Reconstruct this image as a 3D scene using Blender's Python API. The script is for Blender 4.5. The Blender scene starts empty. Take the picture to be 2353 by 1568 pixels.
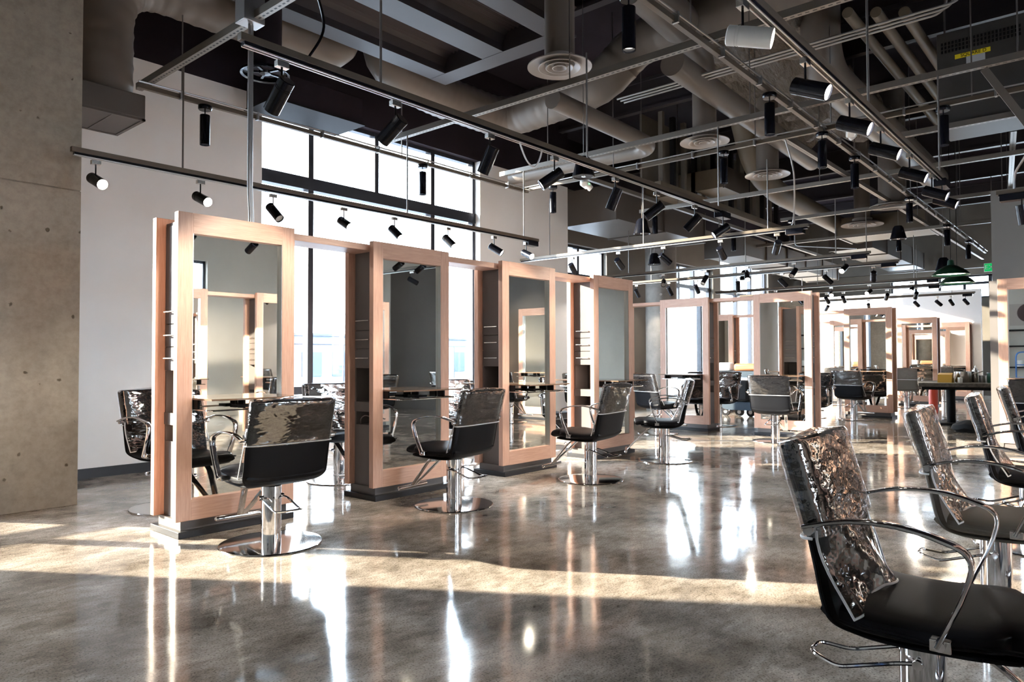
import bpy, bmesh, math, random
from mathutils import Vector, Matrix
random.seed(7)
SC = bpy.context.scene
COL = SC.collection
# ------------------------------------------------------------------ camera
F_PX, W_PX, H_PX = 1643.0, 2353.0, 1568.0
PITCH = math.atan((825.5 - 784.0) / F_PX)
HEAD = math.radians(40.9)          # +X (row direction) lies this far right of forward
cam_d = bpy.data.cameras.new('camera'); cam = bpy.data.objects.new('camera', cam_d); COL.objects.link(cam)
cam_d.sensor_width = 36.0; cam_d.lens = 36.0 * F_PX / W_PX; cam_d.clip_end = 400
cam.matrix_world = Matrix.Translation((0, 0, 1.2)) @ Matrix.Rotation(HEAD - math.pi / 2, 4, 'Z') @ \
    Matrix.Rotation(math.pi / 2 + PITCH, 4, 'X') @ Matrix.Rotation(-0.003, 4, 'Z')
SC.camera = cam
# ------------------------------------------------------------------ sky, sun, exposure
w = bpy.data.worlds.new('sky'); SC.world = w; w.use_nodes = True
bg = w.node_tree.nodes['Background']; bg.inputs[0].default_value = (0.72, 0.85, 1.0, 1); bg.inputs[1].default_value = 9.0
sd = bpy.data.lights.new('sun', 'SUN'); sd.energy = 12; sd.angle = math.radians(0.6); sd.color = (1.0, 0.88, 0.70)
sun = bpy.data.objects.new('sun', sd); COL.objects.link(sun)
EL = math.radians(15.0); az = Vector((0.539, -0.842, 0)).normalized()
sun.rotation_euler = Vector((az.x * math.cos(EL), az.y * math.cos(EL), -math.sin(EL))).to_track_quat('-Z', 'Y').to_euler()
sun.location = (-5, 14, 5)
vs = SC.view_settings
vs.view_transform = 'Standard'; vs.look = 'None'; vs.gamma = 1.0; vs.exposure = 1.6
try: vs.use_curve_mapping = False
except Exception: pass
SC.cycles.max_bounces = 9; SC.cycles.diffuse_bounces = 4; SC.cycles.glossy_bounces = 5
SC.cycles.use_adaptive_sampling = True; SC.cycles.adaptive_threshold = 0.03
SC.cycles.transparent_max_bounces = 16; SC.cycles.transmission_bounces = 4
SC.cycles.caustics_refractive = False; SC.cycles.sample_clamp_indirect = 8.0; SC.cycles.blur_glossy = 0.3
# ------------------------------------------------------------------ materials
def mat(name, col=(.5, .5, .5), rough=.5, metal=0.0, **k):
    m = bpy.data.materials.new(name); m.use_nodes = True
    b = m.node_tree.nodes['Principled BSDF']
    b.inputs['Base Color'].default_value = (*col, 1); b.inputs['Roughness'].default_value = rough
    b.inputs['Metallic'].default_value = metal
    for kk, v in k.items(): b.inputs[kk.replace('_', ' ')].default_value = v
    return m
def N(m, t, **k):
    n = m.node_tree.nodes.new(t)
    for a, v in k.items(): setattr(n, a, v)
    return n
def LK(m, a, b): m.node_tree.links.new(a, b)
def coords(m, kind='Object', scale=(1, 1, 1), rot=(0, 0, 0)):
    tc = N(m, 'ShaderNodeTexCoord'); mp = N(m, 'ShaderNodeMapping')
    mp.inputs['Scale'].default_value = scale; mp.inputs['Rotation'].default_value = rot
    LK(m, tc.outputs[kind], mp.inputs['Vector']); return mp.outputs['Vector']
def noise(m, vec, scale, detail=4, rough=.55):
    n = N(m, 'ShaderNodeTexNoise'); n.inputs['Scale'].default_value = scale
    n.inputs['Detail'].default_value = detail; n.inputs['Roughness'].default_value = rough
    LK(m, vec, n.inputs['Vector']); return n.outputs['Fac']
def ramp(m, fac, stops):
    r = N(m, 'ShaderNodeValToRGB'); e = r.color_ramp.elements
    while len(e) < len(stops): e.new(0.5)
    for i, (p, c) in enumerate(stops):
        e[i].position = p; e[i].color = (*c, 1) if len(c) == 3 else c
    LK(m, fac, r.inputs['Fac']); return r.outputs['Color']
def bump(m, h, strength=.2, dist=.01):
    b = N(m, 'ShaderNodeBump'); b.inputs['Strength'].default_value = strength; b.inputs['Distance'].default_value = dist
    LK(m, h, b.inputs['Height']); LK(m, b.outputs['Normal'], m.node_tree.nodes['Principled BSDF'].inputs['Normal'])
def mixc(m, fac, a, b, mode='MIX'):
    n = N(m, 'ShaderNodeMix'); n.data_type = 'RGBA'; n.blend_type = mode
    for s, v in ((n.inputs[0], fac), (n.inputs[6], a), (n.inputs[7], b)):
        if hasattr(v, 'links') or hasattr(v, 'is_linked'): LK(m, v, s)
        else: s.default_value = v if not isinstance(v, tuple) else ((*v, 1) if len(v) == 3 else v)
    return n.outputs[2]
def P(m): return m.node_tree.nodes['Principled BSDF']
M = {}
# polished concrete floor
m = M['floor'] = mat('polished_concrete', rough=.1)
v = coords(m)
big = noise(m, v, .55, 5, .6); mid = noise(m, v, 2.6, 6, .62); fine = noise(m, v, 110, 3, .6)
c1 = ramp(m, big, [(.3, (.29, .242, .20)), (.5, (.44, .378, .32)), (.68, (.60, .54, .475))])
c2 = ramp(m, mid, [(.33, (.5, .48, .45)), (.5, (.95, .95, .95)), (.66, (1.4, 1.42, 1.45))])
c3 = ramp(m, fine, [(.37, (.30, .28, .27)), (.45, (.95, .95, .95)), (.62, (1.1, 1.1, 1.1)), (.75, (1.35, 1.3, 1.25))])
scuff = ramp(m, noise(m, coords(m, scale=(1, 2.2, 1), rot=(0, 0, .5)), 8.5, 8, .72), [(.38, (.66, .64, .61)), (.5, (1, 1, 1)), (.60, (1.12, 1.12, 1.12)), (.66, (1.5, 1.5, 1.5))])
cc = mixc(m, 1.0, c1, c2, 'MULTIPLY'); cc = mixc(m, .8, cc, c3, 'MULTIPLY'); cc = mixc(m, .8, cc, scuff, 'MULTIPLY')
vo = N(m, 'ShaderNodeTexVoronoi'); vo.inputs['Scale'].default_value = 3.2
v2 = coords(m, scale=(1, 1.9, 1), rot=(0, 0, .6)); LK(m, v2, vo.inputs['Vector'])
patch = ramp(m, vo.outputs['Distance'], [(.0, (1, 1, 1)), (.10, (1, 1, 1)), (.14, (0, 0, 0))])
cc = mixc(m, patch, cc, (.36, .31, .26)) if False else cc
n2 = N(m, 'ShaderNodeMath', operation='MULTIPLY'); LK(m, patch, n2.inputs[0]); n2.inputs[1].default_value = .35
cc = mixc(m, n2.outputs[0], cc, (.36, .32, .28))
LK(m, cc, P(m).inputs['Base Color'])
rr = N(m, 'ShaderNodeMapRange'); LK(m, mid, rr.inputs[0]); rr.inputs[1].default_value = .3; rr.inputs[2].default_value = .7
rr.inputs[3].default_value = .055; rr.inputs[4].default_value = .13; LK(m, rr.outputs[0], P(m).inputs['Roughness'])
P(m).inputs['Specular IOR Level'].default_value = .6
bump(m, noise(m, coords(m), 1.6, 2, .4), .16, .02)
# concrete column
m = M['concrete'] = mat('board_formed_concrete', rough=.8)
v = coords(m)
c1 = ramp(m, noise(m, v, 1.1, 6, .6), [(.3, (.25, .222, .185)), (.7, (.39, .35, .295))])
c2 = ramp(m, noise(m, v, 14, 5, .7), [(.3, (.8, .8, .8)), (.6, (1.05, 1.05, 1.05))])
cc = mixc(m, 1.0, c1, c2, 'MULTIPLY')
vo = N(m, 'ShaderNodeTexVoronoi'); vo.inputs['Scale'].default_value = 5.5; vo.inputs['Randomness'].default_value = 1
LK(m, v, vo.inputs['Vector'])
nz = N(m, 'ShaderNodeMath', operation='MULTIPLY_ADD'); LK(m, noise(m, v, 35, 3), nz.inputs[0]); nz.inputs[1].default_value = .16
LK(m, vo.outputs['Distance'], nz.inputs[2])
pk = ramp(m, nz.outputs[0], [(.13, (1, 1, 1)), (.165, (0, 0, 0))])
cc = mixc(m, pk, cc, (.10, .085, .06)); LK(m, cc, P(m).inputs['Base Color'])
inv = N(m, 'ShaderNodeMath', operation='SUBTRACT'); inv.inputs[0].default_value = 1; LK(m, pk, inv.inputs[1])
bump(m, inv.outputs[0], .6, .02)
m = M['concrete_grey'] = mat('grey_concrete', rough=.8)
v = coords(m); LK(m, ramp(m, noise(m, v, 3, 6, .65), [(.3, (.13, .12, .11)), (.7, (.24, .22, .2))]), P(m).inputs['Base Color'])
def paint(name, col, rough=.7, var=.06):
    m = mat(name, col, rough); v = coords(m)
    a = tuple(max(0, c * (1 - var)) for c in col); b = tuple(c * (1 + var) for c in col)
    LK(m, ramp(m, noise(m, v, 1.2, 4), [(.35, a), (.65, b)]), P(m).inputs['Base Color'])
    bump(m, noise(m, v, 220, 2), .05, .002); return m
M['white'] = paint('white_wall_paint', (.80, .775, .765), .75, .03)
M['greywall'] = paint('warm_grey_wall_paint', (.56, .53, .475), .75, .04)
M['partgrey'] = paint('mid_grey_partition_paint', (.17, .16, .15), .75, .05)
M['dark'] = paint('dark_plum_ceiling_paint', (.022, .017, .023), .7, .15)
M['bulk'] = paint('taupe_bulkhead_paint', (.13, .113, .093), .7, .08)
M['black'] = paint('matte_black_paint', (.012, .012, .014), .55, .2)
M['duct'] = paint('grey_duct_paint', (.085, .071, .062), .42, .1)
M['ductc'] = paint('sand_duct_paint', (.14, .113, .08), .5, .1)
for k_ in ('dark', 'black'): P(M[k_]).inputs['Specular IOR Level'].default_value = .12
M['duct2'] = paint('warm_grey_spiral_duct_paint', (.15, .125, .105), .4, .1)  # lighter copy of the duct paint, lamp light put into the colour
M['strut'] = None
m = M['strut'] = mat('slotted_strut_steel', (.22, .20, .18), .42, .6)
tc = N(m, 'ShaderNodeTexCoord'); sp = N(m, 'ShaderNodeSeparateXYZ'); LK(m, tc.outputs['Object'], sp.inputs[0])
def mth(m, op, a, b=None):
    n = N(m, 'ShaderNodeMath', operation=op)
    for i, q in enumerate((a, b)):
        if q is None: continue
        if isinstance(q, (int, float)): n.inputs[i].default_value = q
        else: LK(m, q, n.inputs[i])
    return n.outputs[0]
fx = mth(m, 'FRACT', mth(m, 'MULTIPLY', sp.outputs['X'], 18.0)); s1 = mth(m, 'LESS_THAN', fx, .55)
s2 = mth(m, 'LESS_THAN', mth(m, 'ABSOLUTE', sp.outputs['Y']), .008)
sl = mth(m, 'MULTIPLY', s1, s2)
LK(m, mixc(m, sl, (.22, .20, .18), (.01, .01, .01)), P(m).inputs['Base Color'])
M['steel'] = mat('galvanised_steel', (.45, .45, .46), .35, .9)
M['rod'] = mat('grey_hanger_steel', (.25, .23, .22), .4, .8)
# wood
m = M['wood'] = mat('salmon_oak_laminate', rough=.42)
v = coords(m, scale=(14, 14, .9))
g = noise(m, v, 6, 6, .65); g2 = noise(m, coords(m), 1.3, 2)
c1 = ramp(m, g, [(.3, (.50, .285, .205)), (.55, (.60, .36, .268)), (.75, (.66, .42, .325))])
c2 = ramp(m, g2, [(.3, (.93, .93, .93)), (.7, (1.05, 1.05, 1.05))])
LK(m, mixc(m, 1.0, c1, c2, 'MULTIPLY'), P(m).inputs['Base Color']); bump(m, g, .05, .002)
m = M['wood_h'] = mat('salmon_oak_laminate_horizontal', rough=.42)
v = coords(m, scale=(.9, 14, 14)); g = noise(m, v, 6, 6, .65)
LK(m, ramp(m, g, [(.3, (.50, .285, .205)), (.55, (.60, .36, .268)), (.75, (.66, .42, .325))]), P(m).inputs['Base Color'])
M['laminate'] = paint('charcoal_taupe_laminate', (.15, .138, .136), .45, .06)
M['base'] = paint('black_plinth_laminate', (.03, .03, .034), .4, .1)
for k_ in ('laminate', 'base'): P(M[k_]).inputs['Specular IOR Level'].default_value = .22
M['inside'] = paint('dark_cubby_interior', (.05, .045, .045), .6, .1)
M['mirror'] = mat('mirror_silver', (.88, .87, .83), .012, 1.0)
M['alu'] = mat('satin_aluminium_edge', (.75, .74, .72), .3, .9)
M['chrome'] = mat('polished_chrome', (.80, .80, .82), .06, 1.0)
M['brushed'] = mat('brushed_nickel', (.68, .66, .63), .25, 1.0)
m = M['vinyl'] = mat('black_vinyl', (.007, .0075, .010), .48, Specular_IOR_Level=.14)
bump(m, noise(m, coords(m), 260, 2), .12, .002)
m = M['vinyl_t'] = mat('grey_brown_vinyl', (.10, .088, .072), .45)  # black vinyl lightened to taupe: sunlight put into the base colour
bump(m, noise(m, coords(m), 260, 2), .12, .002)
M['seam'] = mat('white_plastic_piping', (.72, .72, .74), .35)
M['plasticw'] = mat('white_plastic', (.8, .79, .76), .4)
M['blacklamp'] = mat('black_lamp_enamel', (.006, .007, .012), .22, Specular_IOR_Level=.3)
M['whitelamp'] = mat('white_lamp_enamel', (.8, .8, .8), .35)
M['green'] = mat('dark_green_enamel', (.01, .05, .028), .3)
M['red'] = mat('red_paint', (.6, .06, .03), .4)
M['blue'] = mat('blue_painted_steel', (.03, .16, .5), .4)
M['yellow'] = mat('yellow_sticker', (.85, .68, .02), .5)
M['paper'] = mat('grey_paper_label', (.45, .47, .5), .6)
M['canvas'] = paint('black_canvas', (.012, .013, .016), .85, .3)
M['navy'] = mat('navy_plastic', (.015, .035, .06), .5)
M['steelpot'] = mat('stainless_steel', (.55, .54, .53), .25, 1.0)
m = M['tabletop'] = mat('scuffed_dark_tabletop', rough=.6)
LK(m, ramp(m, noise(m, coords(m), 16, 6, .7), [(.35, (.035, .03, .026)), (.6, (.12, .10, .08)), (.75, (.22, .18, .13))]), P(m).inputs['Base Color'])
M['timber'] = paint('reddish_timber', (.32, .13, .06), .5, .2)
def emis(name, col, s):
    m = bpy.data.materials.new(name); m.use_nodes = True; nt = m.node_tree; nt.nodes.remove(nt.nodes['Principled BSDF'])
    e = nt.nodes.new('ShaderNodeEmission'); e.inputs[0].default_value = (*col, 1); e.inputs[1].default_value = s
    nt.links.new(e.outputs[0], nt.nodes['Material Output'].inputs[0]); return m
M['lit'] = emis('lit_lamp_lens', (1, .9, .74), 30)
M['lens'] = mat('unlit_lamp_lens', (.55, .52, .47), .15, .6)
M['led'] = emis('led_white', (1, .98, .92), 6)
M['exit'] = emis('green_exit_glow', (.01, .55, .14), .3)
M['greenled'] = emis('green_led', (.1, 1, .3), 4)
def thin(name, tint, gl_rough, base, wrinkle=0, ior=1.45, strength=.5):
    m = bpy.data.materials.new(name); m.use_nodes = True; nt = m.node_tree; nt.nodes.remove(nt.nodes['Principled BSDF'])
    t = N(m, 'ShaderNodeBsdfTransparent'); t.inputs[0].default_value = (*tint, 1)
    g = N(m, 'ShaderNodeBsdfGlossy'); g.inputs['Roughness'].default_value = gl_rough
    fr = N(m, 'ShaderNodeLayerWeight'); fr.inputs['Blend'].default_value = .5
    pw = N(m, 'ShaderNodeMath', operation='POWER'); LK(m, fr.outputs['Facing'], pw.inputs[0]); pw.inputs[1].default_value = 4.0
    ad = N(m, 'ShaderNodeMath', operation='MULTIPLY_ADD'); ad.use_clamp = True; LK(m, pw.outputs[0], ad.inputs[0]); ad.inputs[1].default_value = .9 - base; ad.inputs[2].default_value = base
    mx = N(m, 'ShaderNodeMixShader'); LK(m, ad.outputs[0], mx.inputs[0]); LK(m, t.outputs[0], mx.inputs[1]); LK(m, g.outputs[0], mx.inputs[2])
    if wrinkle:
        nz = noise(m, coords(m, scale=(.7, 1.2, 1.7), rot=(.3, .5, .2)), wrinkle, 3, .45)
        b = N(m, 'ShaderNodeBump'); b.inputs['Strength'].default_value = strength; b.inputs['Distance'].default_value = .02
        LK(m, nz, b.inputs['Height']); LK(m, b.outputs[0], g.inputs['Normal']); LK(m, b.outputs[0], fr.inputs['Normal'])
    LK(m, mx.outputs[0], nt.nodes['Material Output'].inputs[0]); return m
M['glass'] = thin('window_glass', (.97, .985, .985), .0, .03)
M['film'] = thin('clear_plastic_film', (.88, .88, .9), .05, .22, wrinkle=6.5, strength=1.0)
m = M['foil'] = mat('crumpled_insulation', (.16, .135, .11), .45)
g = noise(m, coords(m, scale=(1, 2.6, 1), rot=(0, 0, .4)), 3.0, 5, .6); bump(m, g, 1.0, .15)
m = M['deck'] = mat('corrugated_deck', (.055, .043, .048), .45)
# ------------------------------------------------------------------ mesh building
class MB:
    def __init__(s): s.bm = bmesh.new()
    def box(s, x0, x1, y0, y1, z0, z1, mtx=None):
        vs_ = [s.bm.verts.new((x, y, z)) for x in (x0, x1) for y in (y0, y1) for z in (z0, z1)]
        for a in ((0, 1, 3, 2), (4, 6, 7, 5), (0, 4, 5, 1), (2, 3, 7, 6), (0, 2, 6, 4), (1, 5, 7, 3)):
            s.bm.faces.new([vs_[i] for i in a])
        if mtx is not None:
            for q in vs_: q.co = mtx @ q.co
        return s
    def poly(s, pts, ext):
        a = [s.bm.verts.new(p) for p in pts]; e = Vector(ext); b = [s.bm.verts.new(Vector(p) + e) for p in pts]
        s.bm.faces.new(a); s.bm.faces.new(b[::-1]); n = len(a)
        for i in range(n): s.bm.faces.new((a[i], b[i], b[(i + 1) % n], a[(i + 1) % n]))
        return s
    def rings(s, R, cap=True, closed=False):
        V = [[s.bm.verts.new(p) for p in r] for r in R]; n = len(V[0])
        for i in range(len(V) - (0 if closed else 1)):
            A, B = V[i], V[(i + 1) % len(V)]
            for j in range(n): s.bm.faces.new((A[j], A[(j + 1) % n], B[(j + 1) % n], B[j]))
        if cap and not closed: s.bm.faces.new(V[0][::-1]); s.bm.faces.new(V[-1])
        return s
    def lathe(s, prof, c=(0, 0, 0), seg=24, axis=None, cap=True):
        R = []
        q = Matrix.Identity(3) if axis is None else Vector((0, 0, 1)).rotation_difference(Vector(axis)).to_matrix()
        for r, z in prof:
            R.append([Vector(c) + q @ Vector((r * math.cos(2 * math.pi * k / seg), r * math.sin(2 * math.pi * k / seg), z)) for k in range(seg)])
        return s.rings(R, cap)
    def cyl(s, a, b, r, r2=None, seg=16):
        a, b = Vector(a), Vector(b); d = b - a
        return s.lathe([(r, 0), (r if r2 is None else r2, d.length)], a, seg, d.normalized())
    def tube(s, pts, r, seg=8, flat=None, up=(1, 0, 0), closed=False):
        pts = [Vector(p) for p in pts]; R = []; n = len(pts); nrm = None
        for i, p in enumerate(pts):
            if closed: t = (pts[(i + 1) % n] - pts[i - 1])
            else: t = pts[min(i + 1, n - 1)] - pts[max(i - 1, 0)]
            t.normalize()
            if flat:
                u = Vector(up); u = (u - t * u.dot(t)).normalized(); w_ = t.cross(u)
                a, b = flat
                R.append([p + u * (a * sx) + w_ * (b * sy) for sx, sy in ((-1, -.5), (-.8, -1), (.8, -1), (1, -.5), (1, .5), (.8, 1), (-.8, 1), (-1, .5))])
            else:
                if nrm is None: nrm = t.orthogonal().normalized()
                nrm = (nrm - t * nrm.dot(t)).normalized(); w_ = t.cross(nrm)
                rr_ = r[i] if isinstance(r, (list, tuple)) else r
                R.append([p + nrm * (rr_ * math.cos(2 * math.pi * k / seg)) + w_ * (rr_ * math.sin(2 * math.pi * k / seg)) for k in range(seg)])
        return s.rings(R, True, closed)
    def build(s, name, material, parent=None, bevel=0, smooth=True, loc=None):
        bmesh.ops.recalc_face_normals(s.bm, faces=s.bm.faces)
        if smooth:
            for f in s.bm.faces: f.smooth = True
            for e in s.bm.edges:
                if len(e.link_faces) == 2 and e.calc_face_angle(0) > .65: e.smooth = False
        me = bpy.data.meshes.new(name); s.bm.to_mesh(me); s.bm.free()
        me.materials.append(M[material] if isinstance(material, str) else material)
        o = bpy.data.objects.new(name, me); COL.objects.link(o)
        if parent is not None: o.parent = parent
        if loc is not None: o.location = loc
        if bevel:
            b = o.modifiers.new('bevel', 'BEVEL'); b.width = bevel; b.segments = 2; b.limit_method = 'ANGLE'
        return o
def tag(o, label=None, cat=None, group=None, kind=None):
    if label: o['label'] = label
    if cat: o['category'] = cat
    if group: o['group'] = group
    if kind: o['kind'] = kind
    return o
def empty(name, loc=(0, 0, 0), rz=0.0, label=None, cat=None, group=None):
    o = bpy.data.objects.new(name, None); COL.objects.link(o); o.location = loc; o.rotation_euler = (0, 0, rz)
    o.empty_display_size = .1
    return tag(o, label, cat, group)
def S(name, mb, material, **k):
    return tag(mb.build(name, material, **k), kind='structure')
def copy_tree(o, parent=None):
    c = o.copy(); COL.objects.link(c); c.parent = parent
    for ch in list(o.children): copy_tree(ch, c)
    return c
def smoothpath(pts, n=6):
    pts = [Vector(p) for p in pts]; out = []
    for i in range(len(pts) - 1):
        p0 = pts[max(i - 1, 0)]; p1 = pts[i]; p2 = pts[i + 1]; p3 = pts[min(i + 2, len(pts) - 1)]
        for k in range(n):
            t = k / n
            out.append(.5 * ((2 * p1) + (p2 - p0) * t + (2 * p0 - 5 * p1 + 4 * p2 - p3) * t * t + (3 * p1 - p0 - 3 * p2 + p3) * t ** 3))
    out.append(pts[-1]); return out
def roundpath(pts, r, n=8):
    """polyline with circular-ish rounded corners"""
    pts = [Vector(p) for p in pts]; out = [pts[0]]
    for i in range(1, len(pts) - 1):
        a = (pts[i - 1] - pts[i]); b = (pts[i + 1] - pts[i]); rr_ = min(r, a.length * .49, b.length * .49)
        A = pts[i] + a.normalized() * rr_; B = pts[i] + b.normalized() * rr_
        for k in range(n + 1):
            t = k / n; out.append(A * (1 - t) ** 2 + pts[i] * 2 * t * (1 - t) + B * t * t)
    out.append(pts[-1]); return out
def resample(pts, step):
    out = [pts[0]]; acc = 0
    for i in range(1, len(pts)):
        a, b = pts[i - 1], pts[i]; L = (b - a).length; n = max(1, int(round(L / step)))
        for k in range(1, n + 1): out.append(a.lerp(b, k / n))
    return out
# ------------------------------------------------------------------ structure
CZ = 6.0
S('floor', MB().box(-3.3, 28, -5.3, 9.7, -.12, 0), 'floor', smooth=False)
S('ceiling', MB().box(-3.3, 28, -5.3, 9.7, CZ, CZ + .15), 'dark', smooth=False)
def wall_with(name, openings, x0, x1, y0, y1, z0, z1, material):
    mb = MB(); x = x0
    for a, b, c, d in openings:
        if a > x: mb.box(x, a, y0, y1, z0, z1)
        if c > z0: mb.box(a, b, y0, y1, z0, c)
        if d < z1: mb.box(a, b, y0, y1, d, z1)
        x = b
    if x < x1: mb.box(x, x1, y0, y1, z0, z1)
    return S(name, mb, material, smooth=False)
W0 = (-1.0, .50, .29, 4.46); W1 = (4.6, 8.50, .29, 4.46)
wall_with('wall_back', [W0, W1], -3.0, 10.92, 8.05, 8.35, 0, 4.46, 'white')
S('wall_back_upper', MB().box(-3, 10.92, 8.05, 8.35, 4.46, CZ), 'dark', smooth=False)
S('wall_return', MB().box(10.72, 10.92, 8.35, 9.5, 0, CZ), 'greywall', smooth=False)
W2 = (11.6, 14.0, .29, 3.72); W3 = (16.8, 19.6, .29, 3.78); W4 = (20.1, 23.8, .29, 4.75)
wall_with('wall_back_far', [W2, W3, W4], 10.92, 27.5, 9.2, 9.5, 0, 4.9, 'bulk')
S('wall_back_far_upper', MB().box(10.92, 27.5, 9.2, 9.5, 4.9, CZ), 'dark', smooth=False)
S('baseboard_back', MB().box(.52, 4.58, 8.03, 8.05, 0, .10), 'base', smooth=False)
S('baseboard_back', MB().box(8.52, 10.92, 8.03, 8.05, 0, .10), 'base', smooth=False)
# end wall with window openings
mb = MB(); E0, E1 = 27.0, 27.3
mb.box(E0, E1, -5, 9.5, 3.86, 4.6); mb.box(E0, E1, 6.2, 9.5, 0, 3.86); mb.box(E0, E1, 3.35, 6.2, 0, 3.12); mb.box(E0, E1, -5, 2.2, 0, 3.86)
mb.box(E0, E1, 2.2, 3.35, 0, .3)
S('wall_end', mb, 'bulk', smooth=False)
S('wall_end_upper', MB().box(26.2, 26.35, -5, 9.5, 4.0, CZ), 'bulk', smooth=False)
S('wall_partition_far', MB().box(24.0, 24.15, 3.2, 9.2, 0, 3.16), 'white', smooth=False)
S('baseboard_far', MB().box(23.98, 24.0, 3.2, 9.2, 0, .1), 'base', smooth=False)
wall_with('wall_front', [(4.4, 7.2, .3, 3.3)], -3, 27.5, -5.3, -5.0, 0, 3.9, 'greywall')
S('wall_front_upper', MB().box(-3, 27.5, -5.3, -5.0, 3.9, CZ), 'dark', smooth=False)
S('wall_left', MB().box(-3.3, -3.0, -5.3, 8.35, 0, CZ), 'greywall', smooth=False)
S('wall_partition_right', MB().box(11.5, 11.65, -4.2, 1.40, 0, 3.45), 'partgrey', smooth=False)
S('wall_front_pier', MB().box(9.4, 10.3, -5.0, -4.3, 0, CZ), 'greywall', smooth=False)
# white wall panel joints
def window(n, name, x0, x1, z0, z1, y, verts, hors, vtop=(), material='black', sub=None):
    t = empty(name, ((x0 + x1) / 2, y, z0)); t['kind'] = 'structure'
    fr = MB(); f = .055; X0, X1 = x0 - t.location.x, x1 - t.location.x; Z1 = z1 - z0
    fr.box(X0, X0 + f, -.05, .05, 0, Z1).box(X1 - f, X1, -.05, .05, 0, Z1).box(X0, X1, -.05, .05, 0, f).box(X0, X1, -.05, .05, Z1 - f, Z1)
    for q in verts: q -= t.location.x; fr.box(q - .04, q + .04, -.06, .06, 0, Z1)
    for (q, za, zb) in vtop: q -= t.location.x; fr.box(q - .035, q + .035, -.06, .06, za - z0, zb - z0)
    for (h, th) in hors: fr.box(X0, X1, -.07, .07, h - z0 - th / 2, h - z0 + th / 2)
    fr.build('window_frame', 'winframe', t, smooth=False)
    MB().box(X0 + .01, X1 - .01, -.004, .004, .01, Z1 - .01).build('pane', 'glass', t, smooth=False)
M['winframe'] = mat('dark_anodised_frame', (.03, .034, .045), .35, .3)
window(1, 'window_1', *W1[:2], W1[2], W1[3], 8.22, (5.37, 7.55), ((3.52, .16), (.80, .10)), ((6.46, 3.5, 4.46),))
window(2, 'window_2', *W0[:2], W0[2], W0[3], 8.22, (-.18,), ((3.52, .16), (.80, .08)))
window(3, 'window_3', *W2[:2], W2[2], W2[3], 9.36, (12.1, 13.0,), ((3.05, .10), (.8, .08)))
window(4, 'window_4', *W3[:2], W3[2], W3[3], 9.36, (17.7, 18.6), ((3.2, .10), (.8, .08)))
window(5, 'window_5', *W4[:2], W4[2], W4[3], 9.36, (21.5, 22.6), ((3.2, .10), (.8, .08)))
window(6, 'window_6', 4.4, 7.2, .3, 3.3, -5.15, (5.2, 6.2), ((2.6, .12), (.95, .08)))
def window_end(name, y0, y1, z0, z1, ver, hor):
    t = empty(name, (27.15, (y0 + y1) / 2, z0)); t['kind'] = 'structure'; c = (y0 + y1) / 2; fr = MB(); f = .05
    fr.box(-.05, .05, y0 - c, y0 - c + f, 0, z1 - z0).box(-.05, .05, y1 - c - f, y1 - c, 0, z1 - z0).box(-.05, .05, y0 - c, y1 - c, 0, f).box(-.05, .05, y0 - c, y1 - c, z1 - z0 - f, z1 - z0)
    for q in ver: fr.box(-.06, .06, q - c - .04, q - c + .04, 0, z1 - z0)
    for q in hor: fr.box(-.06, .06, y0 - c, y1 - c, q - z0 - .04, q - z0 + .04)
    fr.build('window_frame', 'winframe', t, smooth=False)
    MB().box(-.004, .004, y0 - c + .01, y1 - c - .01, .01, z1 - z0 - .01).build('pane', 'glass', t, smooth=False)
window_end('window_7', 3.35, 6.2, 3.12, 3.86, (4.05, 4.75, 5.45), (3.6,))
window_end('window_8', 2.2, 3.35, .3, 3.86, (2.75,), (2.75, 2.4, .95))
# concrete columns
mb = MB().box(1.36, 2.15, 6.65, 7.40, 0, 2.62).box(1.365, 2.145, 6.655, 7.395, 2.62, 2.628).box(1.36, 2.15, 6.65, 7.40, 2.628, CZ)
tag(mb.build('concrete_column', 'concrete', bevel=.012, smooth=False), 'wide pitted beige concrete column at the left edge of the photo', 'column')
mb = MB().lathe([(.36, 0), (.36, CZ)], (15.0, 8.35, 0), 28)
c = tag(mb.build('round_column', 'concrete_grey'), 'round grey concrete column between two tall windows in the distance', 'column')
for k in range(7):
    MB().cyl((14.68 + .0, 8.35 - .175, 1.0 + .42 * k), (14.66, 8.35 - .19, 1.0 + .42 * k), .03, seg=8).build('bolt_head', 'steel', c)
# coffered cloud with corrugated deck (exposed framing above the nearest mirrors)
t = empty('ceiling_framed_deck', (4.5, 5, 4.7)); t['kind'] = 'structure'
def rel(mb_fn): return mb_fn
mb = MB()
ox, oy, oz = 4.5, 5.0, 4.7
x0, x1 = 1.9, 6.15
M['bulkd'] = paint('plum_grey_steel_paint', (.034, .028, .032), .5, .1)
for yy, wd in ((6.42, .10), (5.50, .13), (4.63, .10)):
    mb.box(x0 - ox, x1 - ox, yy - wd - oy, yy + wd - oy, .02, .26).box(x0 - ox, x1 - ox, yy - wd - .03 - oy, yy + wd + .03 - oy, 0, .02)
    for sg in (-1, 1): mb.poly([(x0 - ox, yy + sg * wd - oy, .10), (x0 - ox, yy + sg * (wd + .04) - oy, .19), (x0 - ox, yy + sg * (wd + .13) - oy, .25), (x0 - ox, yy + sg * wd - oy, .25)], (x1 - x0, 0, 0))
for xx in (x1, x0):
    mb.box(xx - .10 - ox, xx + .10 - ox, 4.53 - oy, 6.52 - oy, .018, .261).box(xx - .13 - ox, xx + .13 - ox, 4.50 - oy, 6.55 - oy, -.003, .018)
mb.build('steel_frame', 'bulkd', t, smooth=False)
mb = MB(); y = 4.6
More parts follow.
